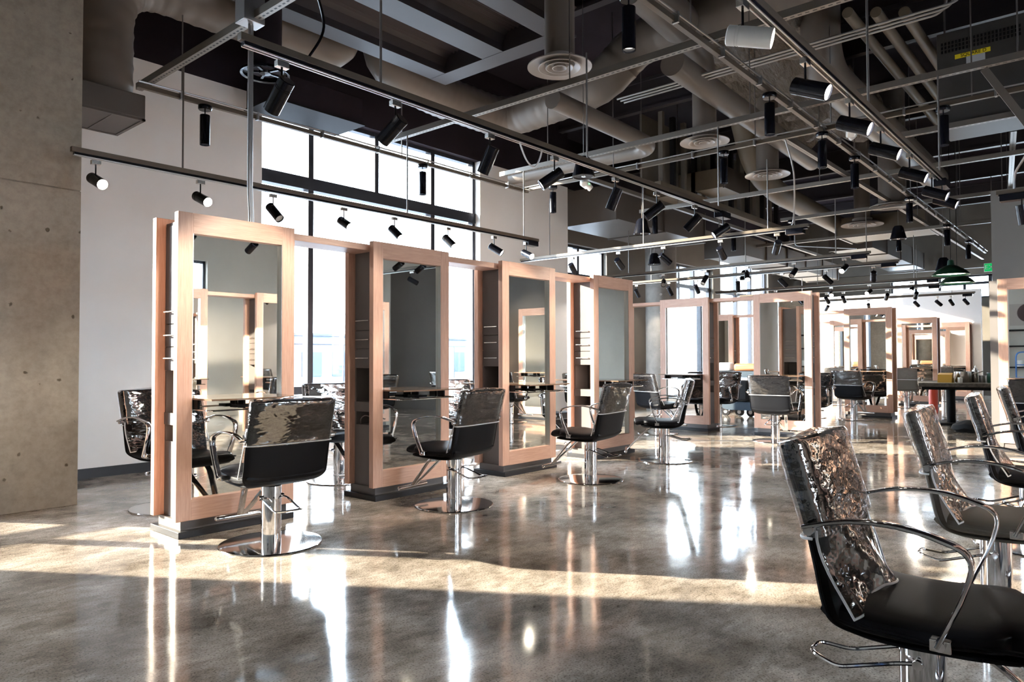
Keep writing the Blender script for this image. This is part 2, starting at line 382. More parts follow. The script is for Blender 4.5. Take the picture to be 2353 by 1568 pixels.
while y < 6.4:
    mb.poly([(x0 - ox, y - oy, .22), (x0 - ox, y + .02 - oy, .245), (x0 - ox, y + .04 - oy, .245), (x0 - ox, y + .06 - oy, .22), (x0 - ox, y + .06 - oy, .30), (x0 - ox, y - oy, .30)], (x1 - x0, 0, 0)); y += .06
mb.build('corrugated_deck', 'deck', t, smooth=False)
for hx in (2.4, 5.8):
    for hy in (4.63, 6.42): MB().cyl((hx - ox, hy - oy, .26), (hx - ox, hy - oy, CZ - 4.7), .012, seg=6).build('hanger_rod', 'rod', t)
# ------------------------------------------------------------------ outdoors (seen through the glass)
M['pave'] = paint('pale_paving', (.16, .175, .20), .8, .1)
M['bld'] = paint('pale_building', (.13, .15, .18), .8, .05)
M['bldd'] = paint('blue_grey_glazing', (.03, .05, .09), .4, .1)
S('ground_outside', MB().box(-60, 90, 9.7, 110, -.25, -.13).box(-60, 90, -80, -5.4, -.25, -.13), 'pave', smooth=False)
def block(name, x, y, w_, d_, h, label, winrows=2):
    t = empty(name, (x, y, -.13), 0, label, 'building')
    MB().box(-w_ / 2, w_ / 2, 0, d_, 0, h).build('wall', 'bld', t, smooth=False)
    MB().box(-w_ / 2 - .2, w_ / 2 + .2, -.2, d_, h, h + .15).build('roof_edge', 'bldd', t, smooth=False)
    nx = int(w_ / 2.2)
    for k in range(nx):
        xx = -w_ / 2 + (k + .5) * w_ / nx
        for r in range(winrows):
            zz = .3 + r * (h - .4) / winrows
            MB().box(xx - .7, xx + .7, -.06, .02, zz, zz + (h - .8) / winrows * .75).build('window', 'bldd', t, smooth=False)
block('low_building', 24, 38, 22, 6, 2.8, 'low pale building across the street seen through the tall window', 1)
block('low_building', 46, 44, 16, 6, 3.0, 'low pale building farther along the street beyond the distant windows', 1)
block('low_building', 52, 30, 8, 5, 2.6, 'small pale block nearest the far windows outside', 1)
t = empty('terrace_railing', (20, 24, -.13), 0, 'thin metal terrace railing outside the tall window', 'railing')
mb = MB().box(-12, 16, -.03, .03, 1.9, 1.95)
mb.build('top_rail', 'winframe', t, smooth=False)
for k in range(10):
    MB().box(-12 + k * 3.1, -11.94 + k * 3.1, -.03, .03, 0, 1.9).build('railing_post', 'winframe', t, smooth=False)
# ------------------------------------------------------------------ styling station
def make_station():
    R = empty('styling_station')
    Wd = .89
    def frame(yf, yb, sgn):
        mb = MB()
        mb.box(0, .105, yf, yb, .11, 2.21).box(Wd - .105, Wd, yf, yb, .11, 2.21)
        f = mb.build('mirror_frame', 'wood', R, bevel=.003, smooth=False)
        MB().box(.105, Wd - .105, yf + .0006, yb - .0006, 2.07, 2.21).build('top_rail', 'wood_h', f, smooth=False)
        MB().box(.105, Wd - .105, yf + .0006, yb - .0006, .11, .25).build('bottom_rail', 'wood_h', f, smooth=False)
        ym = yf + .036 if sgn < 0 else yb - .036
        MB().box(.10, Wd - .10, min(ym, ym - sgn * .006), max(ym, ym - sgn * .006), .245, 2.075).build('mirror', 'mirror', f, smooth=False)
        ya, yb2 = (yf + .004, ym) if sgn < 0 else (ym, yb - .004)
        for xx in (.105, Wd - .108): MB().box(xx, xx + .003, ya, yb2, .25, 2.07).build('edge_strip', 'alu', f, smooth=False)
    frame(0, .055, -1); frame(.345, .40, 1)
    a, b = .07, .82
    body = MB()
    body.box(a, b, .056, .344, .045, .632)
    body.box(a + .27, b - .27, .056, .344, .632, 1.124)
    body.box(a, b, .056, .075, .632, 1.124).box(a, b, .325, .344, .632, 1.124)
    body.box(a + .012, b - .012, .058, .342, 1.124, 2.15).box(a, b, .056, .344, 2.15, 2.17)
    body.box(a - .005, b + .005, .056, .344, .746, .83)
    cab = body.build('cabinet', 'laminate', R, smooth=False)
    MB().box(a + .26, a + .27, .075, .325, .633, 1.123).box(b - .27, b - .26, .075, .325, .633, 1.123).build('cubby_back', 'inside', cab, smooth=False)
    for s, xf in ((-1, a), (1, b)):
        x0_, x1_ = (xf - .004, xf + .012) if s < 0 else (xf - .012, xf + .004)
        for nm, z0_, z1_, hz in (('cabinet_door', 1.456, 2.148, 1.537), ('drawer_front', 1.295, 1.450, 1.372), ('drawer_front', 1.127, 1.289, 1.211)):
            d = MB().box(x0_, x1_, .060, .340, z0_, z1_).build(nm, 'laminate', R, bevel=.0015, smooth=False)
            hx = xf + s * .034; h = MB(); h.cyl((hx, .11, hz), (hx, .29, hz), .005, seg=8)
            for yy in (.135, .265): h.cyl((xf, yy, hz), (hx, yy, hz), .004, seg=8)
            h.build('pull_handle', 'brushed', d)
    MB().box(.01, Wd - .01, -.02, .42, 0, .045).build('plinth', 'base', R, bevel=.003, smooth=False)
    MB().box(.045, Wd - .045, .03, .37, .045, .109).build('toe_board', 'laminate', R, smooth=False)
    for s in (-1, 1):
        y0_ = 0.0 if s < 0 else .40
        pts = []; x0_, x1_ = .108, .782
        yo = y0_ + s * .30
        out = [(x0_, y0_ - s * .03), (x0_, y0_ + s * .27)]
        for k in range(9):
            t_ = k / 8; out.append((x0_ + (x1_ - x0_) * t_, y0_ + s * (.27 + .035 * math.sin(math.pi * t_))))
        out += [(x1_, y0_ - s * .03)]
        sh = MB().poly([(p[0], p[1], .928) for p in out], (0, 0, .012)).build('shelf', 'shelfmat', R, smooth=False)
        MB().tube(roundpath([(x0_ + .01, y0_ - s * .02, .86), (x0_ + .01, y0_ + s * .22, .86), (x1_ - .01, y0_ + s * .22, .86), (x1_ - .01, y0_ - s * .02, .86)], .05), .006).build('towel_rail', 'chrome', sh)
        for xx in (x0_ + .005, .445, x1_ - .02):
            MB().box(xx, xx + .016, min(y0_ - s * .02, y0_ + s * .06), max(y0_ - s * .02, y0_ + s * .06), .855, .928).build('shelf_bracket', 'black', sh, smooth=False)
        MB().box(.38, .52, min(y0_, y0_ + s * .10), max(y0_, y0_ + s * .10), .865, .885).build('tool_holder', 'black', sh, smooth=False)
    return R
M['shelfmat'] = mat('glossy_brown_shelf', (.20, .13, .09), .08)
proto = make_station(); used = [False]
def station(x, y, rz, label, group):
    o = proto if not used[0] else copy_tree(proto)
    used[0] = True; o.location = (x, y, 0); o.rotation_euler = (0, 0, rz); tag(o, label, 'salon station', group); return o
def header(x0, x1, y0, y1, label, group):
    """board bridging two stations"""
    o = MB().box(x0, x1, y0, y1, 2.135, 2.188).build('header_shelf', 'wood_h' if (x1 - x0) > (y1 - y0) else 'wood_y', bevel=.003, smooth=False)
    return tag(o, label, 'header board', group)
m = M['wood_y'] = mat('salmon_oak_laminate_cross', rough=.42)
g = noise(m, coords(m, scale=(14, .9, 14)), 6, 6, .65)
LK(m, ramp(m, g, [(.3, (.50, .285, .205)), (.55, (.60, .36, .268)), (.75, (.66, .42, .325))]), P(m).inputs['Base Color'])
PITCHX = 1.645
# front row, facing the camera's right
A_lab = ['tall wood-framed mirror station nearest the concrete column, conduit rising behind it',
         'second tall mirror station from the left, its dark drawers in shade beside the window',
         'third tall mirror station from the left, plinth lit by the sun',
         'fourth mirror station of the near row, drawers half lit by sun on its left side']
AX = [2.16 + PITCHX * k for k in range(4)]
for k in range(4): station(AX[k], 4.85, 0, A_lab[k], 'stations of the near row')
for k, l in enumerate(['wooden header board bridging the first and second near stations', 'wooden header board bridging the second and third near stations', 'wooden header board bridging the third and fourth near stations']):
    header(AX[k] + .82, AX[k + 1] + .07, 4.93, 5.19, l, 'header boards of the near row')
# rows that face the camera (frames in planes X = const): local -Y -> -X  => rz = -90deg
def rowx(X, Ys, labs, hlabs, grp):
    for y, l in zip(Ys, labs): station(X, y + .89, -math.pi / 2, l, grp)
    ys = sorted(Ys)
    for k in range(len(ys) - 1):
        header(X + .08, X + .34, ys[k] + .82, ys[k + 1] + .07, hlabs[k], 'header boards, ' + grp)
rowx(11.0, [3.61, 5.255, 6.90],
     ['mirror station with sunlit pale frame facing the camera in mid room', 'mirror station left of the sunlit one, its glass full of white window reflection',
      'mirror station mostly hidden behind the fourth near station'],
     ['header board joining the sunlit station to the one on its left', 'header board running left behind the fourth near station'], 'stations of the middle row')
rowx(15.6, [3.58, 5.22, 6.86, 8.2][:3],
     ['distant brown-framed mirror station with one black chair before it', 'distant mirror station seen through the gap between two middle stations', 'distant mirror station seen in the gap above the grey work cart'],
     ['header board left of the distant brown-framed station', 'header board of the distant row, seen through the gap'], 'stations of the distant row')
rowx(20.2, [3.62, 5.26, 6.9],
     ['sunlit pale mirror station against the white far wall, taupe chair before it', 'pale mirror station far back, left of the sunlit one by the white wall', 'farthest left mirror station seen in slivers between nearer stations'],
     ['pale header board far back by the white wall', 'second pale header board far back by the white wall'], 'stations of the far row')
for k, (y, l) in enumerate([(3.42, 'last small mirror station against the white far wall'), (5.1, 'mirror station against the far wall hidden behind the sunlit pale ones')]):
    station(23.55, y + .89, -math.pi / 2, l, 'stations against the far wall')
# right edge station and its neighbour out to the right
o = station(11.02, .40 + .89, -math.pi / 2, 'wood-framed mirror station cut by the right edge of the photo', 'stations at the right')
MB().box(-.13, 0.0, .345, .42, 0, 2.22).build('end_panel', 'laminate', o, smooth=False)
station(11.02, -1.245 + .89, -math.pi / 2, 'mirror station just outside the right edge beside the partition', 'stations at the right')
# row opposite the near row: fronts face +Y at Y = -0.2
C_lab = ['station opposite the nearest one, seen only in the mirrors', 'second opposite station, reflected in the nearest mirror',
         'third opposite station, reflected beside a header board', 'fourth opposite station, reflected in the second mirror']
CX = [2.31 + PITCHX * k for k in range(4)]
for k in range(4): station(CX[k] + .89, -.15, math.pi, C_lab[k], 'stations of the opposite row')
for k, l in enumerate(['header between the first two opposite stations', 'header between the second and third opposite stations', 'header between the last two opposite stations']):
    header(CX[k] + .82, CX[k + 1] + .07, -.49, -.23, l, 'header boards of the opposite row')
# ------------------------------------------------------------------ salon chair (faces +Y, origin on floor under column)
def super_ring(c, ux, uy, a, b, n=24, e=3.2):
    out = []
    for k in range(n):
        t_ = 2 * math.pi * k / n; cx_, sy_ = math.cos(t_), math.sin(t_)
        out.append(c + ux * (a * abs(cx_) ** (2 / e) * (1 if cx_ >= 0 else -1)) + uy * (b * abs(sy_) ** (2 / e) * (1 if sy_ >= 0 else -1)))
    return out
def pad(path, half, thick, grow, e=3.4):
    """cushion swept along (y,z) path; half(t) half width, thick(t) half thickness"""
    R = []; n = len(path); X = Vector((1, 0, 0))
    for i, p in enumerate(path):
        t_ = i / (n - 1); tg = (path[min(i + 1, n - 1)] - path[max(i - 1, 0)]).normalized(); nn = X.cross(tg)
        R.append(super_ring(p, X, nn, half(t_) + grow, thick(t_) + grow, 28, e))
    return R
def ends(t_, r):   # rounding near both ends
    a = min(t_, 1 - t_); return 1.0 if a >= r else math.sqrt(max(0.0, 1 - (1 - a / r) ** 2)) 
def sst(x):
    x = min(1, max(0, x)); return x * x * (3 - 2 * x)
def make_chair(vin='vinyl'):
    R = empty('salon_chair')
    MB().lathe([(.0, .0), (.322, 0), (.325, .004), (.322, .010), (.29, .014), (.07, .017), (0, .017)], seg=56, cap=False).build('base_plate', 'chromeb', R)
    col = MB().lathe([(.063, .014), (.063, .378), (.058, .384), (.02, .384)], seg=32).build('hydraulic_column', 'chrome', R)
    MB().lathe([(.0645, .10), (.0645, .104)], seg=32).build('collar', 'chrome', col)
    MB().lathe([(.024, .38), (.024, .43)], seg=20).build('piston', 'chrome', R)
    MB().box(-.12, .12, -.12, .12, .405, .425).build('seat_plate', 'black', R, bevel=.004, smooth=False)
    # pump pedal
    pd = MB().tube(roundpath([(.068, .0, .305), (.085, -.05, .30), (.085, -.22, .245), (.05, -.31, .262), (-.05, -.31, .262), (-.085, -.22, .245), (-.085, -.05, .30), (-.068, .0, .305)], .03, 5), .0065, 8).build('pump_pedal', 'chrome', R)
    for s in (-1, 1): MB().lathe([(.0, -.012), (.014, -.012), (.016, 0), (.014, .012), (0, .012)], (s * .074, 0, .305), 12, (1, 0, 0), cap=False).build('pivot_bolt', 'chrome', pd)
    # seat
    sp = smoothpath([(0, -.215, .475), (0, -.10, .452), (0, .05, .450), (0, .18, .462), (0, .285, .463), (0, .335, .448)], 6)
    sp = [Vector(p) for p in sp]
    st = MB().rings(pad(sp, lambda t_: .268 * (1 - .22 * (1 - ends(min(1, t_ + .3), .13))) , lambda t_: .040 * max(.30, ends(t_, .10)), 0)).build('seat', vin, R)
    for s in (-1, 1):
        MB().tube([(s * .262, -.19, .462), (s * .266, -.10, .448), (s * .266, .05, .443), (s * .262, .18, .455), (s * .255, .27, .458)], .006, 6).build('seat_piping', vin, st)
    # backrest
    bp = smoothpath([(0, .27, .420), (0, .12, .408), (0, -.04, .404), (0, -.120, .414), (0, -.168, .444), (0, -.192, .50), (0, -.212, .60), (0, -.238, .72), (0, -.276, .85), (0, -.304, .952)], 6)
    bk = MB().rings(pad(bp, lambda t_: .280 * (.80 + .20 * sst((t_ - .30) / .22)) * (.93 + .07 * ends(t_, .04)), lambda t_: (.016 + .018 * sst((t_ - .33) / .2)) * max(.45, ends(t_, .04)), 0)).build('backrest', vin, R)
    for s in (-1, 1):
        MB().tube([Vector((s * (.281 * (.80 + .20 * sst((i / (len(bp) - 1) - .30) / .22))), p.y - .012 * sst(i / 20), p.z)) for i, p in enumerate(bp)][4:-1], .006, 6).build('side_piping', vin, bk)
    # plastic dust cover over upper back; front flap longer
    cov = MB(); q = [p for p in bp if p.z > .66]
    cov.rings(pad(q, lambda t_: .290 * (1 if t_ < .9 else .985), lambda t_: .046 * (1 if t_ < .93 else .85), .0, 4.5), cap=False)
    c_ = cov
    topv = pad(q[-2:], lambda t_: .286, lambda t_: .040, 0, 4.5)[-1]; cc_ = sum(topv, Vector()) / len(topv) + Vector((0, -.006, .02))
    bm = c_.bm; vv = [bm.verts.new(p) for p in topv]; ct = bm.verts.new(cc_)
    for i in range(len(vv)): bm.faces.new((vv[i], vv[(i + 1) % len(vv)], ct))
    # front flap
    rows = []
    for i in range(9):
        t_ = i / 8; z = .70 - .20 * t_; y = -.185 + .085 * t_ ** 1.4; hw = .282 + .012 * t_
        rows.append([bm.verts.new((hw * u, y + .018 * math.sin(u * 5 + t_ * 3) * t_ - .035 * abs(u) ** 4, z - .03 * abs(u) * t_)) for u in [k / 8 - 1 for k in range(17)]])
    for i in range(8):
        for j in range(16): bm.faces.new((rows[i][j], rows[i][j + 1], rows[i + 1][j + 1], rows[i + 1][j]))
    hem = [v_.co.copy() for v_ in rows[-1]]; L_ = [r_[0].co.copy() for r_ in rows]; R_ = [r_[-1].co.copy() for r_ in rows]
    co = c_.build('plastic_cover', 'film', R)
    MB().tube(L_ + hem[1:] + R_[::-1][1:], .004, 6).build('cover_hem', 'seam', co)
    z_ = q[0]; hw = .292
    rr_ = super_ring(z_ + Vector((0, 0, -.002)), Vector((1, 0, 0)), Vector((0, 1, 0)), hw, .048, 40, 4.5)
    MB().tube(sorted([p for p in rr_ if p.y < z_.y + .005], key=lambda p: p.x), .0045, 6).build('cover_seam', 'seam', co)
    # arms: flat chrome loops
    for s in (-1, 1):
        x = s * .315
        path = roundpath([(x, -.245, .715), (x, -.12, .752), (x + s * .006, .03, .752), (x + s * .006, .175, .705), (x + s * .002, .15, .60), (x - s * .006, .085, .452)], .07, 7)
        arm = MB().tube(path, 0, flat=(.020, .006), up=(1, 0, 0)).build('armrest', 'chrome', R)
        for (yy, zz) in ((-.232, .705), (.09, .455)):
            MB().lathe([(0, -.020), (.011, -.020), (.014, -.014), (.014, .020), (0, .020)], (x - s * .014, yy, zz), 12, (1, 0, 0), cap=False).build('arm_bolt', 'chrome', arm)
        MB().box(min(x - s * .055, x - s * .012), max(x - s * .055, x - s * .012), .065, .115, .434, .466).build('arm_bracket', 'chromeb', arm, bevel=.003, smooth=False)
    # footrest
    fr = MB()
    for s in (-1, 1): fr.tube(roundpath([(s * .10, .10, .415), (s * .085, .20, .36), (s * .012, .435, .125)], .05, 5), 0, flat=(.022, .006), up=(1, 0, 0))
    f_ = fr.build('footrest_arm', 'chrome', R)
    MB().lathe([(0, -.17), (.012, -.18), (.017, -.175), (.017, .175), (.012, .18), (0, .17)], (0, .445, .118), 14, (1, 0, 0), cap=False).build('footrest_bar', 'chrome', f_)
    return R
M['chromeb'] = mat('polished_base_steel', (.72, .71, .70), .10, 1.0)
chair_p = {'vinyl': make_chair('vinyl'), 'vinyl_t': make_chair('vinyl_t')}; cused = set()
def chair(x, y, deg, label, group, vin='vinyl'):
    """deg = facing direction measured from +X, counter-clockwise"""
    p = chair_p[vin]; o = p if vin not in cused else copy_tree(p); cused.add(vin)
    o.location = (x, y, 0); o.rotation_euler = (0, 0, math.radians(deg - 90)); tag(o, label, 'salon chair', group)
GA = 'chairs facing the near mirrors'
chair(2.52, 4.27, 86, 'black salon chair before the nearest mirror, back to the camera, plastic over its top', GA)
chair(4.16, 4.24, 98, 'black salon chair before the second mirror, seat turned left', GA)
chair(5.90, 4.08, 98, 'black salon chair before the third mirror, round base on sunny floor', GA)
chair(7.56, 4.18, 121, 'black salon chair before the fourth mirror, turned to show its seat', GA)
GB = 'chairs on the window side of the near row'
chair(2.62, 5.93, -80, 'salon chair half hidden behind the left side of the nearest station', GB)
chair(4.28, 5.98, -105, 'salon chair behind the gap between first and second stations, plastic front shown', GB)
chair(5.95, 5.98, -110, 'salon chair peeking out right of the second mirror, by the window', GB)
chair(7.62, 5.95, -95, 'salon chair behind the gap between third and fourth stations', GB)
GC = 'chairs along the right side'
chair(2.44, .49, -88, 'large black plastic-covered salon chair in the right foreground', GC)
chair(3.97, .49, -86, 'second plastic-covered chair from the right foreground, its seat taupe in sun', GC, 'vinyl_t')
chair(5.62, .50, -84, 'third plastic-covered chair back along the right side', GC)
chair(7.25, .52, -82, 'fourth plastic-covered chair along the right side, below the table', GC)
GD = 'chairs before the middle row'
chair(10.30, 3.90, 2, 'grey-backed salon chair before the sunlit middle station, back to camera', GD)
chair(10.25, 5.78, -20, 'salon chair before the white-reflecting middle station, sunbeam across its back', GD)
chair(10.25, 7.2, 10, 'salon chair glimpsed left of the white-reflecting middle station', GD)
chair(10.30, .80, 0, 'black salon chair at the right edge before the cut-off station', GD)
chair(10.30, -.85, 0, 'salon chair outside the right edge', GD)
GE = 'chairs behind the middle row'
chair(12.10, 5.6, 175, 'salon chair seen through the gap between the two middle stations, plastic front', GE)
chair(12.10, 4.0, 180, 'salon chair hidden behind the sunlit middle station', GE)
GF = 'chairs before the distant row'
chair(14.90, 4.10, -12, 'black salon chair before the distant brown-framed mirror', GF)
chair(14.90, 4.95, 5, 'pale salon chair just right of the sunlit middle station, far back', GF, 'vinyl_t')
chair(14.90, 7.45, 5, 'salon chair beyond the middle gap, far left of the distant row', GF)
GG = 'chairs before the far row'
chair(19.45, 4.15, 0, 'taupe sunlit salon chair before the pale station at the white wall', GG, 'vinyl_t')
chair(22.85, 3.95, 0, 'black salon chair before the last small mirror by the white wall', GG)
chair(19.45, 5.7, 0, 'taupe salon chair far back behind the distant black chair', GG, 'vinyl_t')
# ------------------------------------------------------------------ track lighting
def rail(name, a, b, z, label, boxend=None, rods=(), group='light tracks', material='black'):
    a = Vector((*a, z)); b = Vector((*b, z)); L = (b - a).length; ang = math.atan2(b.y - a.y, b.x - a.x)
    R = empty(name, a, ang, label, 'light track', group)
    MB().box(0, L, -.020, .020, -.018, .0).build('track_channel', 'blacklamp', R, smooth=False)
    for s in (-1, 1): MB().box(0, L, s * .014 - .0035, s * .014 + .0035, -.024, -.018).build('track_lip', 'alu', R, smooth=False)
    MB().box(-.02, L + .02, -.021, .021, .002, .042).build('strut_channel', 'strutp', R, bevel=.002, smooth=False)
    for r_ in rods: MB().cyl((r_, 0, .04), (r_, 0, 3.8 - z), .008, seg=8).build('suspension_rod', 'rod', R)
    if boxend is not None:
        MB().box(boxend - .11, boxend + .11, -.05, .05, -.075, -.005).build('feed_box', 'blacklamp', R, bevel=.004, smooth=False)
    return R
M['strutp'] = mat('bronze_painted_strut', (.12, .097, .075), .4, .4)
def lamp_mesh():
    d = {}
    a = MB().box(-.035, .035, -.02, .02, -.055, -.018); d['adapter'] = a
    return d
_lp = {}
def spot(x, y, z, aim, lit, rot, label, group, white=False, power=40, beam=True):
    """track head hanging from rail underside at (x,y,z); aim = beam direction"""
    if not _lp:
        R = empty('track_spotlight')
        MB().box(-.035, .035, -.018, .018, -.050, -.016).build('track_adapter', 'brushed', R, bevel=.002, smooth=False)
        MB().cyl((0, 0, -.05), (0, 0, -.135), .006, seg=8).build('stem', 'blacklamp', R)
        h = MB().lathe([(.0, 0), (.040, 0), (.045, .004), (.045, .040), (.043, .041), (.043, .045), (.045, .046), (.045, .052), (.043, .053), (.043, .057), (.045, .058), (.045, .200), (.041, .200), (.038, .188)], (0, 0, -.07), 28, cap=False).build('lamp_housing', 'blacklamp', R)
        h.location = (0, 0, -.175)
        MB().lathe([(0, 0), (.039, 0)], (0, 0, .119), 28, cap=False).build('lamp_lens', 'lens', h)
        _lp['b'] = R; o = R
    else: o = copy_tree(_lp['b'])
    o.location = (x, y, z); o.rotation_euler = (0, 0, rot)
    q = Vector((0, 0, 1)).rotation_difference(Matrix.Rotation(-rot, 3, 'Z') @ Vector(aim).normalized()).to_euler()
    for ch in o.children:
        if ch.name.startswith('lamp_housing'):
            ch.rotation_euler = q
            if white:
                ch.data = ch.data.copy(); ch.data.materials[0] = M['whitelamp']
            for l in ch.children:
                l.data = LITM if lit else UNLM
            hous = ch
    tag(o, label, 'track spotlight', group)
    if lit and beam:
        ld = bpy.data.lights.new('beam', 'SPOT'); ld.energy = power; ld.color = (1, .90, .76); ld.spot_size = math.radians(50); ld.spot_blend = .6; ld.shadow_soft_size = .035
        lo = bpy.data.objects.new('beam', ld); COL.objects.link(lo); av = Vector(aim).normalized()
        lo.location = Vector((x, y, z - .175)) + av * .14; lo.rotation_euler = av.to_track_quat('-Z', 'Y').to_euler()
def lensmesh(m_):
    o = MB().lathe([(0, 0), (.039, 0)], (0, 0, .119), 28, cap=False).build('lamp_lens', m_); me = o.data; bpy.data.objects.remove(o); return me
LITM, UNLM = lensmesh('lit'), lensmesh('lens')
ORD = ['first', 'second', 'third', 'fourth', 'fifth', 'sixth', 'seventh', 'eighth']
TZ = 2.85
# T1: over the window-side chairs
rail('light_track', (1.98, 6.30), (7.82, 6.30), TZ, 'long light track crossing in front of the tall window', 5.7, (.86, 3.45, 5.55))
aims1 = [(.1, -1, -.45), (.12, -1, -.45), (.15, -.75, -.75), (0, -.9, -.5), (.1, -.8, -.7), (.1, -.8, -.7), (.35, -.8, -.55), (-.15, -1, -.45)]
lit1 = [1, 1, 0, 1, 1, 1, 1, 1]
for k, x in enumerate((2.14, 3.00, 3.72, 4.55, 5.24, 6.08, 6.92, 7.58)):
    spot(x, 6.30, TZ - .02, aims1[k], lit1[k], 0, f'{ORD[k]} spotlight from the left on the track in front of the tall window', 'spotlights on the window track', power=45)
# T2: in front of the near mirrors
rail('light_track', (1.86, 3.45), (7.66, 3.45), TZ, 'black light track descending across the photo in front of the near mirrors', 5.75, (.9, 3.1, 5.65))
for k, x in enumerate((2.085, 2.875, 3.747, 4.506, 5.398, 6.134, 6.93, 7.622)):
    a = [(-.05, .8, -.75), (-.15, .85, -.6), (-.02, .5, -.85), (-.5, .55, -.5), (0, .45, -.9), (-.3, .7, -.55), (-.2, .6, -.65), (-.5, .6, -.5)][k]
    spot(x, 3.45, TZ - .02, a, 1, 0, f'{ORD[k]} black spotlight from the left on the long track before the near mirrors', 'spotlights before the near mirrors', power=48)
# T3: right, above the camera side
rail('light_track', (1.4, 1.30), (7.72, 1.30), TZ, 'bronze light track running from the top edge above the right chairs', 6.2, (.9, 3.75, 6.1))
for k, x in enumerate((3.10, 3.92, 4.72, 5.45, 6.31, 7.15, 7.60)):
    spot(x, 1.30, TZ - .02, (.0, -.93, -.42) if k else (.25, -.75, -.2), 1, 0,
         ('white glaring spotlight at the top edge of the photo' if k == 0 else f'{ORD[k]} glowing spotlight down the bronze track, counted from the glaring white one'), 'spotlights on the bronze track', white=(k == 0), power=140)
# T4..: tracks parallel to Y
def ytrack(X, y0, y1, lamps, label, what, aim, litm, group, rods=True, z=TZ, box=.15):
    rail('light_track', (X, y1), (X, y0), z, label, (y1 - y0) - box, ((.6, (y1 - y0) / 2, y1 - y0 - .5) if rods else ()))
    for k, y in enumerate(lamps):
        r = random.Random(int(X * 10) + k)
        a = (aim[0] + r.uniform(-.2, .2), aim[1] + r.uniform(-.55, .55), aim[2])
        spot(X, y, z - .02, a, litm[k], math.pi / 2, f'{ORD[k]} spotlight from the left on {what}', group, power=40)
ytrack(9.2, 3.05, 7.75, (6.70, 5.83, 5.07, 4.20, 3.43), 'pale light track crossing before the middle stations', 'the pale track before the middle stations', (.7, 0, -.6), (0, 0, 0, 0, 0), 'spotlights before the middle row')
ytrack(12.2, 3.1, 8.1, (7.68, 6.73, 5.88, 5.09, 4.27, 3.47), 'dark light track above the middle stations', 'the dark track above the middle stations', (-.75, 0, -.55), (1, 0, 0, 1, 0, 1), 'spotlights behind the middle row')
ytrack(13.6, 3.0, 8.4, (8.16, 7.37, 6.75, 5.86, 4.99, 4.18, 3.39), 'second dark light track behind the middle stations', 'the second dark track past the middle stations', (.7, 0, -.7), (1, 1, 1, 1, 0, 0, 0), 'spotlights before the distant row')
ytrack(17.0, 2.95, 7.9, (7.39, 6.4, 5.13, 4.33, 3.50), 'light track past the distant brown-framed station', 'the track with two star-bright lamps', (-.85, 0, -.35), (1, 1, 1, 1, 1), 'spotlights behind the distant row')
ytrack(18.5, 3.2, 7.9, (7.0, 5.69, 5.30, 4.33, 3.72), 'light track over the far pale stations', 'the track over the far pale stations', (.7, 0, -.5), (1, 0, 1, 1, 1), 'spotlights before the far row')
ytrack(21.5, 3.0, 7.9, (6.6, 5.5, 4.33, 3.82, 3.52, 3.2), 'last light track before the white far wall', 'the last track before the white far wall', (.7, 0, -.5), (1, 1, 1, 0, 1, 0), 'spotlights at the far wall')
# track at the right edge
rail('light_track', (8.70, .99), (8.70, -2.6), TZ, 'short stretch of light track entering from the right edge', .12, (.25, 2.2))
spot(8.70, .80, TZ - .02, (.15, -.1, -1), 0, math.pi / 2, 'dark spotlight under the feed box at the right edge', 'spotlights at the right edge')
spot(8.70, -.2, TZ - .02, (.9, .2, -.4), 1, math.pi / 2, 'lit spotlight beyond the right edge', 'spotlights at the right edge', power=70)
# lit spots for the row opposite are on the bronze track; wall lamp star at right
# ------------------------------------------------------------------ unistrut grid + pendants
def strut(a, b, z, label, rods=(), w_=.03):
    a = Vector((*a, z)); b = Vector((*b, z)); L = (b - a).length
    R = empty('slotted_strut', a, math.atan2(b.y - a.y, b.x - a.x), label, 'ceiling strut', 'slotted ceiling struts')
    MB().box(0, L, -w_, w_, -.001, .0).box(0, L, -w_, -w_ + .004, 0, .06).box(0, L, w_ - .004, w_, 0, .06).build('channel', 'strut', R, smooth=False)
    MB().box(0, L, -w_ + .004, w_ - .004, .045, .06).build('closed_back', 'strutp', R, smooth=False)
    for r_ in rods: MB().cyl((r_, 0, .05), (r_, 0, CZ - z), .007, seg=6).build('hanger_rod', 'rod', R)
    return R
strut((2.81, -1.5), (2.81, 7.18), 3.80, 'slotted strut running up from the white wall to the top left', (2, 6.2))
strut((5.47, -1.5), (5.47, 6.77), 3.80, 'slotted strut rising from the tall window to the top centre', (3, 5.5))
strut((7.56, -1.5), (7.56, 6.75), 3.80, 'slotted strut climbing to the right edge below the transformer', (2.2, 4.6, 7.4))
strut((11.13, -1.5), (11.13, 6.6), 3.80, 'slotted strut crossing mid ceiling beyond the third diffuser', (2, 5))
strut((13.6, -.5), (13.6, 5.0), 3.80, 'slotted strut far right above the distant chairs', (2,))
strut((16.4, .5), (16.4, 7.0), 3.80, 'short slotted strut far back near the green lamps', (2,))
strut((8.6, 6.08), (20, 6.15), 3.865, 'long strut receding over the middle row near the windows', (3, 6, 9))
strut((8.55, 3.15), (23, 3.0), 3.865, 'long strut receding past the second diffuser', (3, 7, 11))
strut((10.2, 1.0), (24, 2.6), 3.865, 'long strut receding at the right toward the exit sign', (3, 7))
